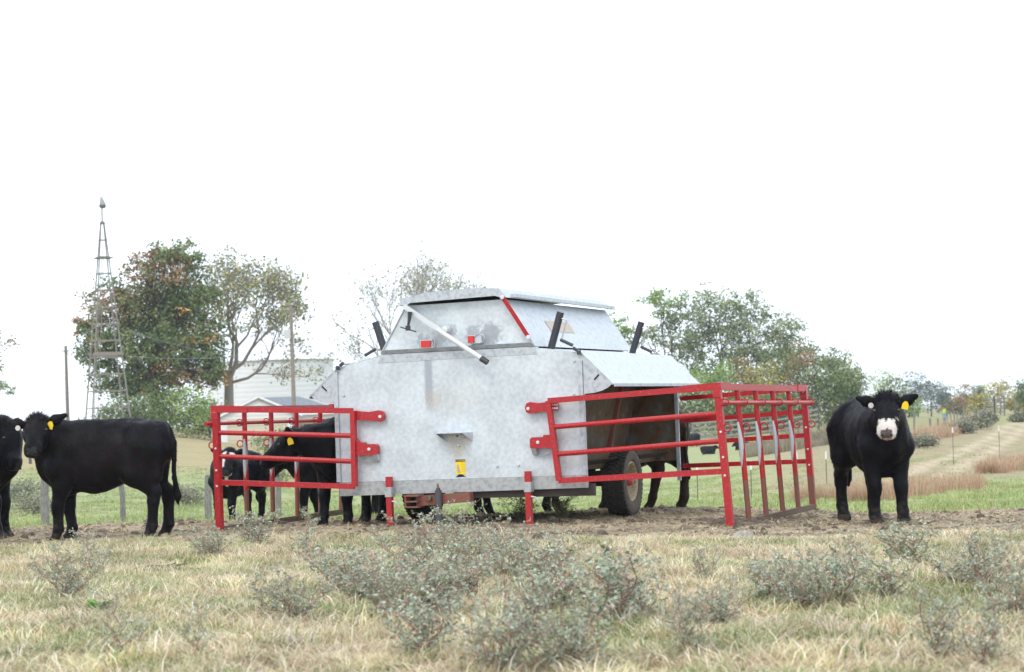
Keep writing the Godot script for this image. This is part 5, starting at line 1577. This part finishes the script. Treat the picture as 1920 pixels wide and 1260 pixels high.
	# grey sage bushes on the hillside and pasture
	var gb := [[1805, 120.0, 0.75, 0.9, "grey-green bush below the hillside fence corner"], [1832, 128.0, 0.9, 1.0, "grey bush right of the hillside fence corner"], [1850, 145.0, 0.9, 0.9, "grey-green bush below the livestock panels"], [1735, 88.0, 0.45, 0.6, "low grey bush at the foot of the reddish fence grass"], [60, 44.0, 0.55, 0.7, "grey weed bush behind the steer's forelegs"], [25, 60.0, 0.6, 0.8, "grey weed bush behind the cow at left edge"], [345, 48.0, 0.45, 0.55, "grey weed bush behind the steer's tail"], [1915, 150.0, 0.6, 0.6, "small grey bush at the right edge above the track"]]
	for s in gb:
		leafy("grey_bush", s[4], "grey bushes in the pasture", on_ground(s[0], s[1], 850), s[2], [[0, s[2] * 0.5, s[3], s[2] * 0.5, 60, 0]], [[Color(0.21, 0.235, 0.165), Color(0.28, 0.275, 0.215), Color(0.17, 0.19, 0.13), Color(0.30, 0.27, 0.20)]], s[1] * 0.0011, 40, sn, 0.03, "bush", 0.2)
		sn += 1

# ------------------------------------------------------------------ farmyard
func build_farm() -> void:
	var white := mat(Color(0.74, 0.75, 0.78), 0.55)
	var zinc := mat(Color(0.74, 0.77, 0.82), 0.5, 0.1)
	var wood := mat(Color(0.34, 0.31, 0.285), 0.9)
	wood.albedo_texture = noise_tex(71, 0.02, [[0.0, Color(0.7, 0.68, 0.66)], [1.0, Color(1, 1, 1)]], 256)
	wood.uv1_triplanar = true; wood.uv1_scale = Vector3(4, 0.6, 4)
	# grain bins
	for q in [[512, 190.0, 5.8, 7.3, "white corrugated grain bin behind the utility pole"], [792, 200.0, 7.3, 8.3, "white corrugated grain bin behind the feeder hopper"], [424, 197.0, 1.7, 5.4, "narrow pale storage bin behind the half-bare tree's trunk"]]:
		var p := on_ground(q[0], q[1], 800)
		var t := thing("grain_bin", q[4], "grain bin", p, 0.0, "grain bins in the farmyard")
		var R: float = q[2]; var H: float = q[3]
		var b := MB.new()
		var prof := []
		var n := int(H / 0.42)
		for i in n + 1:
			var y := H * i / n
			prof.append(Vector2(R, y)); 
			if i < n:
				prof.append(Vector2(R + 0.012, y + H / n * 0.5))
		b.lathe(prof, Transform3D.IDENTITY, 48)
		obj("wall", b.mesh(), zinc, t)
		b = MB.new()
		b.lathe([Vector2(R + 0.18, H - 0.03), Vector2(R * 0.12, H + R * 0.52)], Transform3D.IDENTITY, 48)
		var rf := obj("roof", b.mesh(), zinc, t)
		for i in 32:
			b = MB.new()
			var w := TAU * i / 32.0
			var c := Vector3(cos(w), 0, sin(w))
			b.beam(c * (R + 0.18) + Vector3(0, H - 0.0, 0), c * R * 0.12 + Vector3(0, H + R * 0.52 + 0.03, 0), 0.07, 0.09)
			obj("roof_rib", b.mesh(), zinc, rf)
		b = MB.new()
		b.lathe([Vector2(R * 0.13, H + R * 0.5), Vector2(R * 0.13, H + R * 0.56), Vector2(0, H + R * 0.58)], Transform3D.IDENTITY, 16)
		obj("cap", b.mesh(), zinc, rf)
		b = MB.new()
		b.lathe([Vector2(R + 0.19, H - 0.1), Vector2(R + 0.19, H - 0.02)], Transform3D.IDENTITY, 48)
		obj("eave", b.mesh(), mat(Color(0.36, 0.37, 0.38), 0.6), t)
	# garage
	var gt := thing("garage", "low white garage with cream door and blue-grey hipped roof", "building", on_ground(486, 150.0, 828), 0.18)
	var W := 5.6; var L := 9.0; var h := 2.35; var pk := 1.35
	var b := MB.new()
	b.box(Vector3(0, h / 2.0, -L / 2.0), Vector3(W, h, L))
	b.box(Vector3(4.0, h / 2.0, -4.6), Vector3(5.0, h, 5.0))
	obj("wall", b.mesh(), white, gt)
	b = MB.new()
	b.prism(PackedVector2Array([Vector2(-W / 2 , h), Vector2(W / 2, h), Vector2(0, h + pk - 0.12)]), Transform3D(Basis.IDENTITY, Vector3(0, 0, 0.02)), 0.04)
	obj("gable", b.mesh(), white, gt)
	b = MB.new()
	var ov := 0.4
	b.prism(PackedVector2Array([Vector2(-W / 2 - ov, h - 0.14), Vector2(0, h + pk), Vector2(W / 2 + ov, h - 0.14), Vector2(W / 2 + ov - 0.3, h - 0.14), Vector2(0, h + pk - 0.16), Vector2(-W / 2 - ov + 0.3, h - 0.14)]), Transform3D(Basis.IDENTITY, Vector3(0, 0, -L / 2.0 + 0.2)), L)
	b.hexa([Vector3(0.2, h - 0.05, -1.7), Vector3(6.9, h - 0.05, -1.7), Vector3(6.9, h - 0.05, -7.6), Vector3(0.2, h - 0.05, -7.6), Vector3(0.4, h + pk, -4.4), Vector3(3.4, h + pk, -4.4), Vector3(3.4, h + pk, -4.6), Vector3(0.4, h + pk, -4.6)])
	var rm := mat(Color(0.25, 0.275, 0.31), 0.9)
	rm.albedo_texture = noise_tex(73, 0.04, [[0.0, Color(0.75, 0.77, 0.8)], [1.0, Color(1, 1, 1)]], 256)
	tri_planar(rm, 0.5)
	var rf2 := obj("roof", b.mesh(), rm, gt)
	for s in [-1.0, 1.0]:
		b = MB.new()
		b.beam(Vector3(s * (W / 2 + ov), h - 0.12, 0.72), Vector3(0, h + pk + 0.02, 0.72), 0.03, 0.16)
		obj("fascia", b.mesh(), white, rf2)
	b = MB.new()
	b.box(Vector3(4.8, h - 0.02, -1.66), Vector3(4.2, 0.14, 0.06))
	obj("fascia", b.mesh(), white, rf2)
	b = MB.new()
	b.box(Vector3(-0.1, 1.08, 0.03), Vector3(4.4, 2.1, 0.06))
	var gd := obj("garage_door", b.mesh(), mat(Color(0.58, 0.52, 0.40), 0.6), gt)
	for k in 3:
		b = MB.new()
		b.box(Vector3(-0.1, 0.55 + k * 0.52, 0.066), Vector3(4.4, 0.03, 0.015))
		obj("door_seam", b.mesh(), mat(Color(0.42, 0.38, 0.3), 0.7), gd)
	b = MB.new()
	b.box(Vector3(4.0, 0.9, -2.06), Vector3(4.8, 1.7, 0.06))
	obj("brick_wall", b.mesh(), mat(Color(0.40, 0.27, 0.22), 0.9), gt)
	for x in [2.4, 4.6]:
		b = MB.new()
		b.box(Vector3(x, 1.2, -2.0), Vector3(0.5, 1.2, 0.05))
		obj("window", b.mesh(), mat(Color(0.55, 0.58, 0.62), 0.2), gt)
	# utility poles
	for q in [[127, 170.0, 648, "bare grey utility pole left of the windmill tower", false], [552, 142.0, 570, "grey utility pole with a box in front of the grain bin", true]]:
		var foot := on_ground(q[0], q[1], 790)
		var top := at(q[0], q[2], q[1]).y
		var hgt: float = top - foot.y
		var t := thing("utility_pole", q[3], "utility pole", foot, 0.0, "utility poles in the farmyard")
		b = MB.new()
		b.tube([Vector3(0, -0.5, 0), Vector3(0, hgt, 0)], [0.17, 0.12], 10)
		obj("pole", b.mesh(), wood, t)
		if q[4]:
			b = MB.new(); b.box(Vector3(-0.28, hgt - 2.1, 0.1), Vector3(0.46, 0.62, 0.4))
			obj("meter_box", b.mesh(), mat(Color(0.52, 0.54, 0.55), 0.5), t)
			b = MB.new(); b.box(Vector3(-0.22, hgt - 0.15, 0), Vector3(0.34, 0.1, 0.12))
			obj("lamp_head", b.mesh(), mat(Color(0.1, 0.1, 0.11), 0.6), t)
		else:
			b = MB.new(); b.box(Vector3(0, hgt - 0.45, 0.12), Vector3(0.7, 0.1, 0.1))
			obj("cross_arm", b.mesh(), wood, t)
			b = MB.new(); b.tube([Vector3(0.15, hgt - 0.5, 0.2), Vector3(0.5, hgt - 1.6, 0.2), Vector3(0.8, hgt - 2.6, 0.15), Vector3(1.1, hgt - 1.8, 0.1), Vector3(1.5, hgt - 0.7, 0)], [0.02], 4)
			obj("service_cable", b.mesh(), mat(Color(0.06, 0.065, 0.07), 0.7), t)
	# wires
	var wires := [[[-40, 668, 175.0], [124, 652, 170.0], "thin power wire running off the left edge from the bare pole"], [[130, 660, 170.0], [170, 655, 147.0], "short wire between the bare pole and the windmill tower"], [[235, 668, 146.0], [546, 655, 142.0], "sagging wire from the windmill tower to the utility pole"], [[235, 620, 146.0], [546, 680, 142.0], "second sagging wire in front of the maple"]]
	for w in wires:
		var p := at(w[0][0], w[0][1], w[0][2]); var q := at(w[1][0], w[1][1], w[1][2])
		var t := thing("power_wire", w[2], "wire", p, 0.0, "wires across the farmyard")
		b = MB.new()
		var pts := []
		for i in 9: pts.append((q - p) * i / 8.0 - Vector3(0, sin(PI * i / 8.0) * (q - p).length() * 0.03, 0))
		b.tube(pts, [0.014], 4)
		obj("strand", b.mesh(), mat(Color(0.22, 0.23, 0.25), 0.6), t)
	# windmill tower
	var wp := on_ground(203, 146.0, 805)
	var wt := at(190, 400, 146.0).y - wp.y
	var tw := thing("windmill_tower", "tall thin steel windmill tower without blades, left of the maple", "windmill tower", wp, 0.38)
	var iron := mat(Color(0.23, 0.215, 0.20), 0.8)
	var half := 1.5
	var corners := [Vector3(-1, 0, -1), Vector3(1, 0, -1), Vector3(1, 0, 1), Vector3(-1, 0, 1)]
	for c in corners:
		b = MB.new()
		b.tube([c * half - Vector3(0, 0.3, 0), c * 0.1 + Vector3(0, wt - 0.6, 0)], [0.062, 0.05], 5)
		obj("leg", b.mesh(), iron, tw)
	for i in 12:
		var y := wt * (0.13 + 0.075 * i)
		var s := lerpf(half, 0.1, y / wt)
		for k in 4:
			b = MB.new()
			b.beam(corners[k] * s + Vector3(0, y, 0), corners[(k + 1) % 4] * s + Vector3(0, y, 0), 0.045, 0.06)
			obj("girt", b.mesh(), iron, tw)
	for k in [0, 2]:
		b = MB.new()
		var s3 := lerpf(half, 0.1, 0.37)
		b.beam(corners[k] * s3 * 1.05 + Vector3(0, wt * 0.37, 0), corners[(k + 1) % 4] * s3 * 1.05 + Vector3(0, wt * 0.37, 0), 0.1, 0.24)
		obj("plank", b.mesh(), wood, tw)
	b = MB.new()
	b.box(Vector3(0, wt * 0.80, 0), Vector3(1.2, 0.07, 1.2))
	obj("platform", b.mesh(), iron, tw)
	b = MB.new()
	for s in [-0.14, 0.14]: b.tube([Vector3(-half * 0.8 + s, 0.5, half), Vector3(s * 0.4 - 0.1, wt * 0.8, 0.3)], [0.025], 4)
	obj("ladder", b.mesh(), iron, tw)
	b = MB.new()
	b.tube([Vector3(0, wt - 0.8, 0), Vector3(0, wt + 0.55, 0)], [0.07, 0.05], 6)
	obj("mast", b.mesh(), iron, tw)
	b = MB.new()
	b.lathe([Vector2(0, -0.2), Vector2(0.2, -0.16), Vector2(0.27, 0), Vector2(0.22, 0.1), Vector2(0, 0.12)], Transform3D(Basis.IDENTITY, Vector3(0.05, wt + 0.55, 0)), 12)
	obj("gear_housing", b.mesh(), mat(Color(0.14, 0.14, 0.15), 0.6), tw)
	b = MB.new()
	b.prism(PackedVector2Array([Vector2(-0.18, 0.65), Vector2(0.28, 0.65), Vector2(0.12, 1.0), Vector2(-0.02, 1.25), Vector2(-0.12, 1.15)]), Transform3D(Basis(Vector3.UP, -0.4), Vector3(0.02, wt, 0)), 0.1)
	obj("tail_vane", b.mesh(), mat(Color(0.36, 0.38, 0.40), 0.6), tw)
	# yard fence behind the steer's head
	fence("wire_fence", "far wire yard fence between bare pole and windmill", [[105, 160.0], [150, 160.0], [160, 160.0], [190, 160.0]], 1.5, 0.05, iron, 3, iron)

func fence(called: String, label: String, posts: Array, tall: float, rad: float, pm: Material, wires: int, wm: Material, mesh_wire := false) -> void:
	var pts := []
	for q in posts: pts.append(on_ground(q[0], q[1], 880))
	var t := thing(called, label, "fence", pts[0], 0.0)
	var r := RandomNumberGenerator.new(); r.seed = posts.size() * 7 + int(tall * 100)
	for i in pts.size():
		var p: Vector3 = pts[i] - pts[0]
		var b := MB.new()
		var hh: float = tall * (posts[i][2] if posts[i].size() > 2 else 1.0)
		var rr: float = posts[i][3] if posts[i].size() > 3 else rad
		var top := p + Vector3(r.randfn(0, 0.03) * hh, hh, r.randfn(0, 0.02))
		b.tube([p - Vector3(0, 0.2, 0), p + Vector3(0, hh * 0.5, 0), top - Vector3(0, 0.01, 0), top], [rr * 1.05, rr, rr * 0.95, rr * 0.6], 8)
		obj("post", b.mesh(), pm, t)
	for k in wires:
		var b := MB.new()
		var pl := []
		for i in pts.size(): pl.append(pts[i] - pts[0] + Vector3(0, tall * (0.12 + 0.78 * k / maxf(wires - 1, 1)), 0.0 + rad))
		b.tube(pl, [0.003 if not mesh_wire else 0.0022], 3, false)
		obj("wire", b.mesh(), wm, t)
	if mesh_wire:
		var b := MB.new()
		for i in pts.size() - 1:
			var a: Vector3 = pts[i] - pts[0]; var c: Vector3 = pts[i + 1] - pts[0]
			var n := int((c - a).length() / 0.16)
			for j in n:
				var p := a.lerp(c, float(j) / n) + Vector3(0, 0, rad)
				b.tube([p + Vector3(0, 0.08, 0), p + Vector3(0, tall * 0.9, 0)], [0.0018], 3, false)
		var o := obj("wire_mesh", b.mesh(), wm, t)
		o.set_meta("kind", "stuff")

func build_fences() -> void:
	var grey := mat(Color(0.33, 0.32, 0.31), 0.9)
	grey.albedo_texture = noise_tex(81, 0.03, [[0.0, Color(0.65, 0.64, 0.63)], [1.0, Color(1, 1, 1)]], 256)
	grey.uv1_triplanar = true; grey.uv1_scale = Vector3(6, 1.0, 6)
	var dark := mat(Color(0.10, 0.092, 0.085), 0.9)
	var wire := mat(Color(0.26, 0.26, 0.26), 0.6, 0.3)
	var steel := mat(Color(0.12, 0.13, 0.11), 0.7)
	var white := mat(Color(0.75, 0.77, 0.76), 0.5)
	fence("woven_wire_fence", "woven wire fence with weathered grey posts low behind the left steer", [[-90, 30.5, 1.0], [82, 31.0, 1.12, 0.065], [228, 32.5, 0.92, 0.045], [388, 33.5, 0.75, 0.06], [520, 35.0, 0.7]], 1.0, 0.05, grey, 6, wire, true)
	fence("wire_fence", "farther wire fence with dark posts crossing the left hay slope", [[-70, 100.0], [57, 100.0], [190, 102.0, 0.9, 0.03], [322, 104.0, 1.0, 0.025], [460, 110.0], [600, 118.0]], 1.2, 0.075, dark, 4, wire)
	# board fence
	var bw := mat(Color(0.40, 0.38, 0.36), 0.9)
	bw.albedo_texture = grey.albedo_texture
	bw.uv1_triplanar = true; bw.uv1_scale = Vector3(1, 6, 6)
	var ps := []
	for q in [[1300, 172.0], [1372, 172.0], [1446, 171.0], [1536, 170.0]]: ps.append(on_ground(q[0], q[1], 830))
	var t := thing("board_fence", "weathered grey board fence behind the open gate's bars", "fence", ps[0])
	for p in ps:
		var b := MB.new()
		b.box(p - ps[0] + Vector3(0, 0.9, 0), Vector3(0.2, 2.2, 0.2))
		obj("post", b.mesh(), dark if p == ps[3] else grey, t)
	for i in 3:
		for k in 4:
			var b := MB.new()
			var y: float = 0.5 + 0.42 * k
			b.beam(ps[i] - ps[0] + Vector3(0, y, 0.14), ps[i + 1] - ps[0] + Vector3(0, y, 0.14), 0.05, 0.16)
			obj("board", b.mesh(), bw, t)
	# hillside fence line on the right
	fence("hillside_fence", "mixed post and wire fence climbing the right hillside", [[1718, 118.0, 1.2, 0.06], [1748, 120.0, 0.85, 0.07], [1762, 121.0, 0.8, 0.06], [1781, 128.0, 1.0], [1788, 131.0], [1794, 134.0], [1799, 136.0], [1811, 142.0, 1.25], [1831, 160.0], [1850, 185.0]], 1.15, 0.045, grey, 4, wire)
	# tree guard
	var tg := thing("marker_post", "post with yellow-green and blue marker on the hillside", "post", on_ground(1773, 126.0, 830))
	var b := MB.new(); b.tube([Vector3(0, 0, 0), Vector3(0, 1.15, 0)], [0.09], 8); obj("post", b.mesh(), grey, tg)
	b = MB.new(); b.tube([Vector3(0, 1.15, 0), Vector3(0, 1.4, 0)], [0.11, 0.09], 8); obj("yellow_cap", b.mesh(), mat(Color(0.55, 0.66, 0.03), 0.5), tg)
	b = MB.new(); b.tube([Vector3(0, 0.85, 0.02), Vector3(0, 1.14, 0.02)], [0.105], 8); obj("blue_band", b.mesh(), mat(Color(0.16, 0.35, 0.5), 0.5), tg)
	# electric fence posts with white insulators
	var eps := [[1308, 40.0, 0.62, "thin electric fence post left of the open gate's corner post"], [1409, 41.0, 0.62, "thin electric fence post seen left between the creep bars"], [1496, 43.0, 0.75, "thin electric fence post seen at the open gate's last bay"], [1551, 45.0, 0.72, "thin electric fence post between open gate and right cow"], [1791, 62.0, 1.0, "leaning thin electric fence post left on the track"], [1878, 70.0, 0.95, "thin electric fence post near the right edge"], [645, 38.0, 0.6, "thin electric fence post under the feeder's left end"]]
	for q in eps:
		var p := on_ground(q[0], q[1], 930)
		var e := thing("electric_fence_post", q[3], "post", p, 0.0, "thin electric fence posts")
		b = MB.new(); b.tube([Vector3(0, -0.1, 0), Vector3(0.01, q[2], 0)], [0.011], 5); obj("rod", b.mesh(), steel, e)
		b = MB.new(); b.tube([Vector3(0.01, q[2] - 0.02, 0), Vector3(0.012, q[2] + 0.16, 0)], [0.022, 0.016], 6); obj("insulator", b.mesh(), white, e)
	# livestock panels on the hill
	var li := 0
	for q in [[1852, 205.0, 1865, 195.0], [1866, 195.0, 1884, 197.0]]:
		var p := on_ground(q[0], q[1], 785); var p2 := on_ground(q[2], q[3], 785)
		var e := thing("livestock_panel", ["grey livestock panel seen edge-on at the far hilltop", "pale slatted livestock panel at the far hilltop"][li], "panel", p, 0.0, "livestock panels on the hill")
		li += 1
		for k in 5:
			b = MB.new(); b.beam(Vector3(0, 0.35 + 0.32 * k, 0), p2 - p + Vector3(0, 0.35 + 0.32 * k, 0), 0.05, 0.11); obj("slat", b.mesh(), bw, e)
		for u in [Vector3.ZERO, p2 - p]:
			b = MB.new(); b.box(u + Vector3(0, 0.9, 0.06), Vector3(0.14, 2.0, 0.1)); obj("post", b.mesh(), grey, e)
	var px := on_ground(1904, 196.0, 785)
	var pp := thing("hill_post", "lone tall grey post right of the livestock panels", "post", px)
	b = MB.new(); b.tube([Vector3.ZERO, Vector3(0, 1.9, 0)], [0.09, 0.07], 8); obj("pole", b.mesh(), grey, pp)

# ------------------------------------------------------------------ scene
func _ready() -> void:
	var cam := Camera3D.new()
	cam.name = "camera"
	cam.rotation_order = EULER_ORDER_YXZ
	cam.rotation = Vector3(deg_to_rad(2.14), 0, deg_to_rad(-2.1))
	cam.position = Vector3(0, EYE, 0)
	cam.fov = 18.83
	cam.far = 4000.0
	var ca := CameraAttributesPhysical.new()
	ca.frustum_focal_length = 72.37
	ca.frustum_focus_distance = 20.3
	ca.frustum_far = 4000.0
	ca.exposure_aperture = 4.5
	cam.attributes = ca
	add_child(cam)
	cam.current = true
	view = cam.basis
	var sky := ProceduralSkyMaterial.new()
	sky.sky_top_color = Color(0.93, 0.965, 1.0)
	sky.sky_horizon_color = Color(0.90, 0.945, 0.99)
	sky.sky_curve = 0.3
	sky.ground_bottom_color = Color(0.5, 0.48, 0.42)
	sky.ground_horizon_color = Color(0.85, 0.86, 0.86)
	sky.sun_angle_max = 1.0
	var e := Environment.new()
	e.background_mode = Environment.BG_SKY
	e.sky = Sky.new()
	e.sky.sky_material = sky
	e.tonemap_mode = Environment.TONE_MAPPER_LINEAR
	e.tonemap_exposure = 2.0
	e.sdfgi_enabled = true; e.ssao_enabled = true; e.ssil_enabled = true
	var we := WorldEnvironment.new()
	we.name = "environment"
	we.environment = e
	add_child(we)
	var sun := DirectionalLight3D.new()
	sun.name = "sun"
	sun.light_energy = 0.3
	sun.light_color = Color(1.0, 0.985, 0.96)
	sun.light_angular_distance = 30.0
	sun.shadow_enabled = true
	sun.rotation = Vector3(deg_to_rad(-52), deg_to_rad(-28), 0)
	add_child(sun)
	e.fog_enabled = true
	e.fog_density = 0.0003
	e.fog_light_color = Color(0.95, 0.97, 1.0)

	n_soft.seed = 1; n_soft.frequency = 0.1; n_soft.fractal_octaves = 3
	n_fine.seed = 2; n_fine.frequency = 0.25; n_fine.fractal_octaves = 3
	var t0 := Time.get_ticks_msec()
	build_ground(); print("ground ", Time.get_ticks_msec() - t0)
	build_farm(); build_fences(); print("farm ", Time.get_ticks_msec() - t0)
	build_trees(); print("trees ", Time.get_ticks_msec() - t0)
	build_feeder(); print("feeder ", Time.get_ticks_msec() - t0)
	build_cattle(); print("cattle ", Time.get_ticks_msec() - t0)
	build_weeds(); print("weeds ", Time.get_ticks_msec() - t0)
	build_clods(); build_grass(); print("grass ", Time.get_ticks_msec() - t0)
